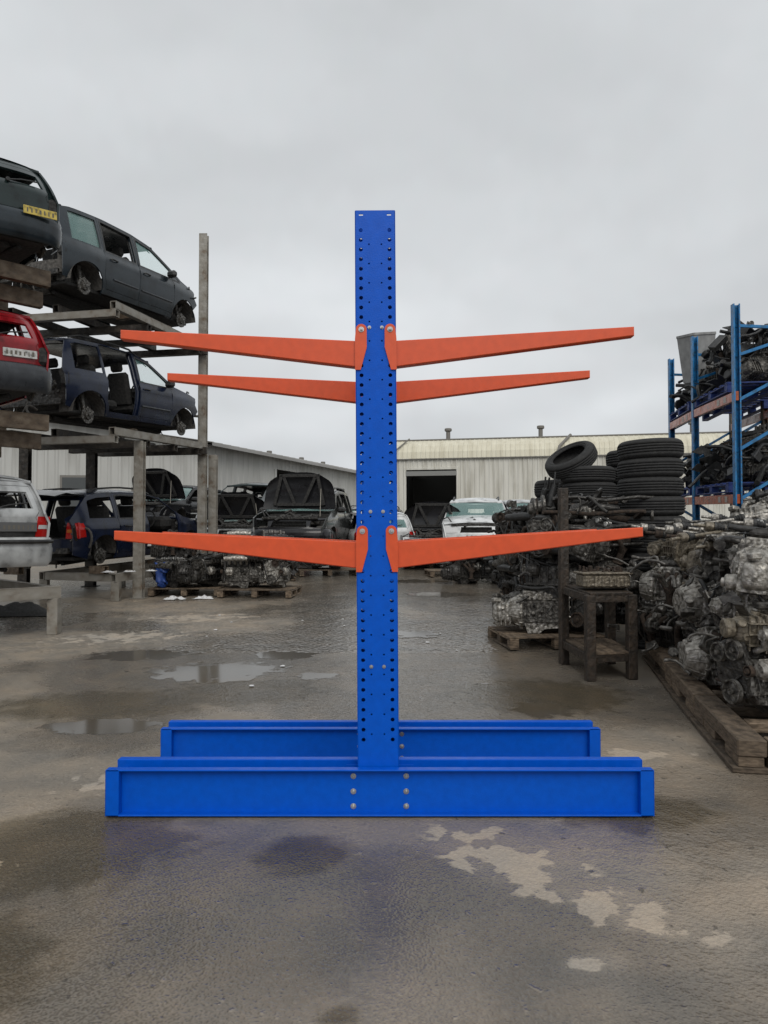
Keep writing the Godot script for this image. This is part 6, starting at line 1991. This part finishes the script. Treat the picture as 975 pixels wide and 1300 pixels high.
	heap.call("black engine in the farther stack", "engines in the farther stack", 1.75, 3.6, 10.6, 12.0, 0.15, 3, 0.85, 1.05, 0.12)
	heap.call("sooty engine in the far stack", "engines in the far row", 2.5, 4.9, 13.6, 15.0, 0.12, 3, 0.55, 1.0, 0.08)
	heap.call("sooty engine in front of the white off-roader", "engines before the off-roader", 1.5, 2.6, 15.2, 16.2, 0.0, 2, 0.8, 1.0, 0.1)
	for q in [[1.55, 17.3], [0.7, 19.8]]:
		make_pallet("grey pallet far back in front of the %s" % ("white off-roader" if q[0] > 1.0 else "black raised bonnet"), T3(at(q[0], gy(q[1]), q[1]), 0.1))
	clutter("loose_parts", "tangle of hoses and brackets over the stacks behind the rusty table", 78, at(1.5, 0.5, 9.3), at(2.7, 1.5, 8.1), 90, M.grime)
	clutter("loose_parts", "tangle of black hoses and cables on the farther engine stack", 79, at(1.75, 1.0, 12.0), at(3.4, 1.66, 10.6), 130, M.grime, 1.3)
	clutter("loose_parts", "tangle of black cables on the far row of engines", 80, at(2.4, 0.9, 15.0), at(4.8, 1.6, 13.6), 120, M.grime, 1.6)
	# axles piled behind the tall post
	var axs := []
	for i in 5: axs.append(make_axle(820 + i, "black axle"))
	for i in 15:
		var lay := i / 3
		var al2 := "black axle behind the tall table post, %s layer, %s from the front" % [["bottom", "second", "third", "fourth", "top"][lay], ORD[i % 3]]
		var a: Node3D = axs[i % 5]
		if i >= 5: a = dup(a, Transform3D(), al2)
		mark(a, al2, "axle", "axles piled behind the table post")
		a.transform = Transform3D(Basis(Vector3.UP, r.randf_range(-0.5, 0.5)) * Basis(Vector3(1, 0, 0), r.randf_range(-0.3, 0.3)), at(2.45 + r.randf_range(-0.12, 0.12), gy(8.4) + 1.05 + lay * 0.1, 8.35 + (i % 3) * 0.28))
	clutter("loose_parts", "loose arms and links in the axle pile", 81, at(1.95, 1.1, 9.0), at(3.0, 1.72, 8.1), 90, M.grime, 1.4)
	# --- tyres
	var ty0 := make_tyre("tyre", "worn black tyre in the tall leaning tyre column", "tyres in the tall column")
	for i in 11:
		var tl := "%s worn black tyre from the top of the tall leaning column" % ORD[10 - i].replace("first", "topmost")
		var T := Transform3D(Basis.from_euler(Vector3(r.randf_range(-0.02, 0.02), r.randf() * TAU, r.randf_range(-0.03, 0.03))), at(3.10 - i * 0.009 + r.randf_range(-0.018, 0.018), gy(8.35) + i * 0.2105, 8.35 + r.randf_range(-0.02, 0.02)))
		if i == 0:
			ty0.transform = T
			ty0.set_meta("label", tl)
		else: dup(ty0, T, tl, "tyres in the tall column")
	for i in 10: dup(ty0, T3(at(2.74 + r.randf_range(-0.015, 0.015), gy(9.9) + i * 0.2105, 9.9), r.randf() * TAU), "%s tyre from the top of the lower column left of the tall one" % ORD[9 - i], "tyres in the lower column")
	for i in 8: dup(ty0, T3(at(2.5 + r.randf_range(-0.015, 0.015), gy(10.75) + i * 0.245, 10.75), r.randf() * TAU).scaled_local(Vector3(0.9, 1.15, 0.9)), "%s tyre from the top of the column half hidden behind the lower column" % ORD[7 - i], "tyres in the hidden column")
	for i in 10: dup(ty0, T3(at(3.42 + r.randf_range(-0.02, 0.02), gy(10.2) + i * 0.235, 10.2), r.randf() * TAU).scaled_local(Vector3(0.95, 1.1, 0.95)), "%s tyre from the top of the column peeping out behind the tall one" % ORD[9 - i], "tyres in the rear column")
	var ny := Vector3(-0.5, 0.80, 0.33).normalized()
	var nx := ny.cross(Vector3(0, 0, 1)).normalized()
	dup(ty0, Transform3D(Basis(nx, ny, nx.cross(ny)), at(2.58, gy(9.9) + 2.13, 10.0)), "black tyre lying tilted on top of the lower column")
	# --- blue pallet racking
	var pr := thing("pallet_rack", "blue and orange pallet racking loaded with scrap parts on the right", "rack")
	var ups := [[4.58, 9.6], [4.80, 11.4], [5.10, 13.1]]
	for q in ups:
		for s in 2:
			var mb := MB.new()
			var x: float = q[0] + s * 1.15
			var g: float = gy(q[1])
			var base := at(x, g, q[1] + s * 0.15)
			var hh := 4.22
			# an open folded post with slotted front lips
			mb.bx(base + Vector3(0, hh / 2, 0), Vector3(0.09, hh, 0.004), 0.0)
			for k in [-1.0, 1.0]:
				mb.bx(base + Vector3(k * 0.043, hh / 2, 0.034), Vector3(0.004, hh, 0.07), 0.0)
				mb.bx(base + Vector3(k * 0.036, hh / 2, 0.07), Vector3(0.018, hh, 0.004), 0.0)
			mb.bx(base + Vector3(0, 0.005, 0), Vector3(0.16, 0.01, 0.14), 0.001)
			var up := part(pr, "upright", mb, M.rack_blue if s == 0 or q[1] < 10 else M.rust_steel)
			if s == 0:
				var ho := MB.new()
				for k in 52: ho.bx(base + Vector3(0.036, 0.15 + k * 0.077, 0.0725), Vector3(0.008, 0.02, 0.002), 0.0)
				part(up, "slot", ho, M.ink).set_meta("kind", "stuff")
		for z in [[0.35, 1.0], [1.0, 1.65], [1.65, 2.3], [2.3, 2.95], [2.95, 3.55], [3.55, 3.95]]:
			var mb := MB.new()
			var fl: bool = int(z[0] * 100) % 2 == 0
			var g: float = gy(q[1])
			var p0: Vector3 = at(q[0], g + z[0], q[1])
			var p1: Vector3 = at(q[0] + 1.15, g + z[1], q[1] + 0.15)
			if fl:
				p0.y = g + z[1]; p1.y = g + z[0]
			mb.bar(p0, p1, 0.03, 0.04)
			part(pr, "diagonal_brace", mb, M.rack_blue)
		for y in [0.35, 3.95]:
			var mb := MB.new()
			mb.bar(at(q[0], gy(q[1]) + y, q[1]), at(q[0] + 1.15, gy(q[1]) + y, q[1] + 0.15), 0.03, 0.04)
			part(pr, "horizontal_brace", mb, M.rack_blue)
	for y in [1.68, 3.02]:
		for k in 2:
			for s in 2:
				var a := at(ups[k][0] + s * 1.15, gy(ups[k][1]) + y, ups[k][1] + s * 0.15 - 0.05)
				var b := at(ups[k + 1][0] + s * 1.15, gy(ups[k + 1][1]) + y, ups[k + 1][1] + s * 0.15 + 0.05)
				var mb := MB.new()
				mb.bar(a, b, 0.05, 0.12)
				var bm := part(pr, "beam", mb, M.rack_orange)
				if s == 0:
					for u in [0.2, 0.34]:
						var sk := MB.new()
						var c: Vector3 = a.lerp(b, u + 0.05 * k)
						var dd := (b - a).normalized()
						sk.bar(c - dd * 0.05 + Vector3(-0.027, 0, 0), c + dd * 0.05 + Vector3(-0.027, 0, 0), 0.003, 0.08)
						part(bm, "paper_label", sk, M.sticker)
			# deck bars and blue pallets
			var mid := at((ups[k][0] + ups[k + 1][0]) / 2 + 0.58, 0, (ups[k][1] + ups[k + 1][1]) / 2)
			var yaw := -atan2(ups[k + 1][0] - ups[k][0], ups[k + 1][1] - ups[k][1])
			make_pallet("blue pallet on the %s shelf of the racking, %s bay" % ["upper" if y > 2.0 else "lower", "near" if k == 0 else "far"], T3(Vector3(mid.x, gy(-mid.z) + y + 0.085, mid.z), yaw, 0.02), M.pallet_blue, 1.2, 1.5)
			var EG := "scrap on the racking shelves"
			for i in (9 if y > 2.0 else 7):
				var p := Vector3(mid.x + r.randf_range(-0.1, 0.3), gy(-mid.z) + y + 0.225 + (i / 4) * 0.27, mid.z - 0.5 + (i % 4) * 0.34)
				put.call(kinds[[0, 2, 5, 7][r.randi() % 4]], Transform3D((Basis(Vector3.UP, r.randf() * TAU) * Basis(Vector3(1, 0, 0), r.randf_range(-0.4, 0.4))).scaled_local(Vector3.ONE * 0.85), p), "black engine on the racking, %s shelf, %s bay, %s layer, %s from the front" % ["upper" if y > 2.0 else "lower", "near" if k == 0 else "far", ["bottom", "middle", "top"][i / 4], ORD[3 - i % 4]], EG)
			clutter("loose_parts", "black trim and hoses heaped on the %s shelf, %s bay" % ["upper" if y > 2.0 else "lower", "near" if k == 0 else "far"], 90 + k + int(y * 10), Vector3(mid.x - 0.5, gy(-mid.z) + y + 0.3, mid.z - 0.75), Vector3(mid.x + 0.5, gy(-mid.z) + y + (0.98 if y > 2.0 else 0.8), mid.z + 0.75), 100, M.plastic, 2.0)
	heap.call("black engine below the blue racking", "engines below the racking", 4.85, 5.7, 9.8, 12.6, 0.0, 3, 0.9, 1.0, 0.1)
	# grey tub tipped on the upper shelf
	var tub := MB.new()
	var ring := func(y: float, a: float, b: float) -> Array: return [Vector3(-a, y, -b), Vector3(a, y, -b), Vector3(a, y, b), Vector3(-a, y, b)]
	var lo: Array = ring.call(0.0, 0.20, 0.2)
	var hi: Array = ring.call(0.75, 0.27, 0.26)
	for k in 4:
		var j := (k + 1) % 4
		tub.flat(lo[k], lo[j], hi[j], hi[k], (lo[k] + lo[j]) * Vector3(1, 0, 1))
		tub.flat(lo[k] * 0.97, lo[j] * 0.97, Vector3(hi[j].x * 0.97, 0.75, hi[j].z * 0.97), Vector3(hi[k].x * 0.97, 0.75, hi[k].z * 0.97), -(lo[k] + lo[j]) * Vector3(1, 0, 1))
		tub.bar(hi[k], hi[j], 0.03, 0.04)
	tub.flat(lo[0], lo[1], lo[2], lo[3], Vector3.DOWN)
	var tn := top("plastic_tub", tub, M.grey_plastic, "light grey tub tipped among scrap on the racking's upper shelf", "tub")
	tn.transform = T3(at(5.12, gy(12.2) + 3.62, 12.0), 0.3, 0.1, 0.12).scaled_local(Vector3(0.78, 1.0, 0.78))
	# second heap at the right edge, in front of the racking
	heap.call("dull alloy engine at the right edge", "engines at the right edge", 4.1, 5.2, 7.6, 8.8, 0.0, 4, 0.95, 1.0, 0.6)
	clutter("loose_parts", "loose parts in the heap at the right edge", 97, at(4.0, 0.6, 8.8), at(5.2, 1.75, 7.6), 90, M.alu_dark)

	# --- left engine pallets
	make_pallet("wooden pallet with engines near the paper scraps, right of two", T3(at(-2.22, gy(13.4), 13.4), -0.06), null, 1.3, 1.1)
	make_pallet("wooden pallet with engines near the paper scraps, left of two", T3(at(-3.55, gy(13.6), 13.6), 0.04), null, 1.25, 1.1)
	heap.call("greasy engine on the right pallet", "engines on the right pallet", -2.85, -1.6, 12.95, 13.95, 0.15, 2, 0.5, 1.0, 0.35)
	heap.call("greasy engine on the left pallet", "engines on the left pallet", -4.1, -2.95, 13.1, 14.1, 0.15, 2, 0.6, 1.0, 0.2)
	clutter("loose_parts", "loose hoses and brackets over the two engine pallets", 98, at(-4.1, 0.55, 14.0), at(-1.6, 0.95, 13.0), 120, M.grime, 1.2)
	make_pallet("wooden pallet further back beside the blue upright", T3(at(-1.35, gy(17.6), 17.6), 0.2), null, 1.4, 1.1)
	make_pallet("wooden pallet further back with a low row of engines", T3(at(-2.6, gy(16.4), 16.4), 0.1), null, 1.3, 1.1)
	heap.call("black engine on the back pallet", "engines on the back pallet", -2.0, -0.9, 17.2, 18.0, 0.15, 1, 1.0, 0.9, 0.1)
	var bl := thing("plastic_cover", "crumpled blue plastic cover at the left end of the engine pallets", "cover")
	var bmb := MB.new()
	lump(bmb, 0.22, 0.55, 0.3, Vector3(0, 0.3, 0), 5, 0.12)
	lump(bmb, 0.28, 0.2, 0.3, Vector3(0.03, 0.5, 0.02), 9, 0.12)
	part(bl, "sheet", bmb, M.hose_blue)
	bl.scale = Vector3(0.7, 0.7, 0.7)
	bl.position = at(-3.95, gy(13.2) + 0.16, 13.15)
	for k in kinds + gks:
		if not used.has(k):
			remove_child(k)
			k.free()

func build_litter():
	var r := RandomNumberGenerator.new()
	r.seed = 55
	var scrap := func(p: Vector3, s: float, label: String):
		var mb := MB.new()
		var nz := FastNoiseLite.new()
		nz.seed = int(abs(p.x * 100)); nz.frequency = 1.4
		for lay in [0.0, 0.004]:
			mb.sheet(8, 8, func(a, b):
				var q := Vector2(a - 0.5, b - 0.5)
				q = q * (1.0 + 0.5 * nz.get_noise_2d(a * 2.0, b * 2.0 + 7.0))
				return Vector3(q.x * s * 1.15, 0.006 + lay + 0.4 * s * abs(nz.get_noise_2d(a * 2.2, b * 2.2)) * (1.0 - pow(2.0 * max(abs(a - 0.5), abs(b - 0.5)), 4.0)), q.y * s), Vector3(0, 1 if lay > 0 else -1, 0))
		var o := top("paper_scrap", mb, M.paper, label, "litter", "white scraps on the ground")
		o.position = p
	scrap.call(at(-3.58, gy(12.75), 12.75), 0.28, "larger crumpled white paper left of the engine pallets")
	scrap.call(at(-3.12, gy(12.85), 12.85), 0.26, "crumpled white paper in front of the left engine pallet")
	for i in 14:
		var d := r.randf_range(5.0, 11.0)
		scrap.call(at(r.randf_range(-2.6, 1.8), gy(d), d), r.randf_range(0.015, 0.04), "tiny white scrap on the wet concrete")
	for q in [[-4.65, 0.66, 12.5], [-4.35, 0.66, 12.65], [-4.05, 0.66, 12.9]]: scrap.call(Vector3(q[0], q[1], -q[2]), 0.15, "white plastic bag on the low bench, %s" % ["left one of three", "middle one of three", "right one of three"][[-4.65, -4.35, -4.05].find(q[0])])
	# black rag or bumper skin on the ground at the left edge
	var mb := MB.new()
	var nz := FastNoiseLite.new()
	nz.seed = 3; nz.frequency = 1.6
	for lay in [0.0, 0.02]:
		mb.sheet(26, 14, func(a, b):
			var e := sin(a * PI) * sin(b * PI)
			return Vector3((a - 0.5) * 1.15, 0.01 + 0.17 * pow(e, 0.6) * (0.75 + 0.6 * nz.get_noise_2d(a * 1.6, b * 1.2)) + lay * e, (b - 0.5) * (0.5 - 0.25 * a)), Vector3(0, 1 if lay > 0 else -1, 0))
	var o := top("rag", mb, M.cloth, "crumpled dark rag lying on the concrete at the left edge", "rag")
	o.position = at(-5.3, gy(10.8), 10.8)

func _ready():
	# camera
	var cam := Camera3D.new()
	cam.name = "camera"
	add_child(cam)
	cam.position = Vector3(0, 1.35, 0)
	cam.rotation = Vector3(deg_to_rad(1.525), 0, 0)
	cam.fov = 69.4
	cam.near = 0.05
	cam.far = 800.0
	cam.current = true
	# sky and exposure
	var we := WorldEnvironment.new()
	we.name = "world_environment"
	var env := Environment.new()
	env.background_mode = Environment.BG_SKY
	var sky := Sky.new()
	var ps := PanoramaSkyMaterial.new()
	ps.panorama = sky_texture()
	ps.energy_multiplier = 1.0
	sky.sky_material = ps
	env.sky = sky
	env.tonemap_mode = Environment.TONE_MAPPER_LINEAR
	env.tonemap_exposure = 1.0
	env.sdfgi_enabled = true
	env.ssao_enabled = true
	env.ssil_enabled = true
	we.environment = env
	add_child(we)
	# a weak, wide sun behind the cloud
	var sun := DirectionalLight3D.new()
	sun.name = "sun"
	add_child(sun)
	sun.rotation = Vector3(deg_to_rad(-42), deg_to_rad(10), 0)
	sun.light_energy = 0.5
	sun.light_angular_distance = 40.0
	sun.light_color = Color(1.0, 0.985, 0.96)
	sun.shadow_enabled = true
	make_materials()
	M.rust_steel = mat(Color.WHITE, 1.0, 0.15, noise_tex(55, 0.02, [lin(0.03, 0.02, 0.012), lin(0.10, 0.07, 0.045), lin(0.17, 0.135, 0.095)]), M.rt_steel, bump_tex(56, 0.03, 6.0), 1.6, 0.5)
	M.table = mat(Color.WHITE, 1.0, 0.1, noise_tex(57, 0.02, [lin(0.012, 0.01, 0.008), lin(0.035, 0.026, 0.019), lin(0.07, 0.048, 0.032)]), M.rt_steel, bump_tex(58, 0.03, 6.0), 2.0, 0.6)
	M.plate_dull = mat(lin(0.09, 0.09, 0.09), 0.5, 0.1)
	build_ground()
	build_warehouses()
	build_rack()
	build_car_rack()
	build_cars()
	build_right()
	build_litter()
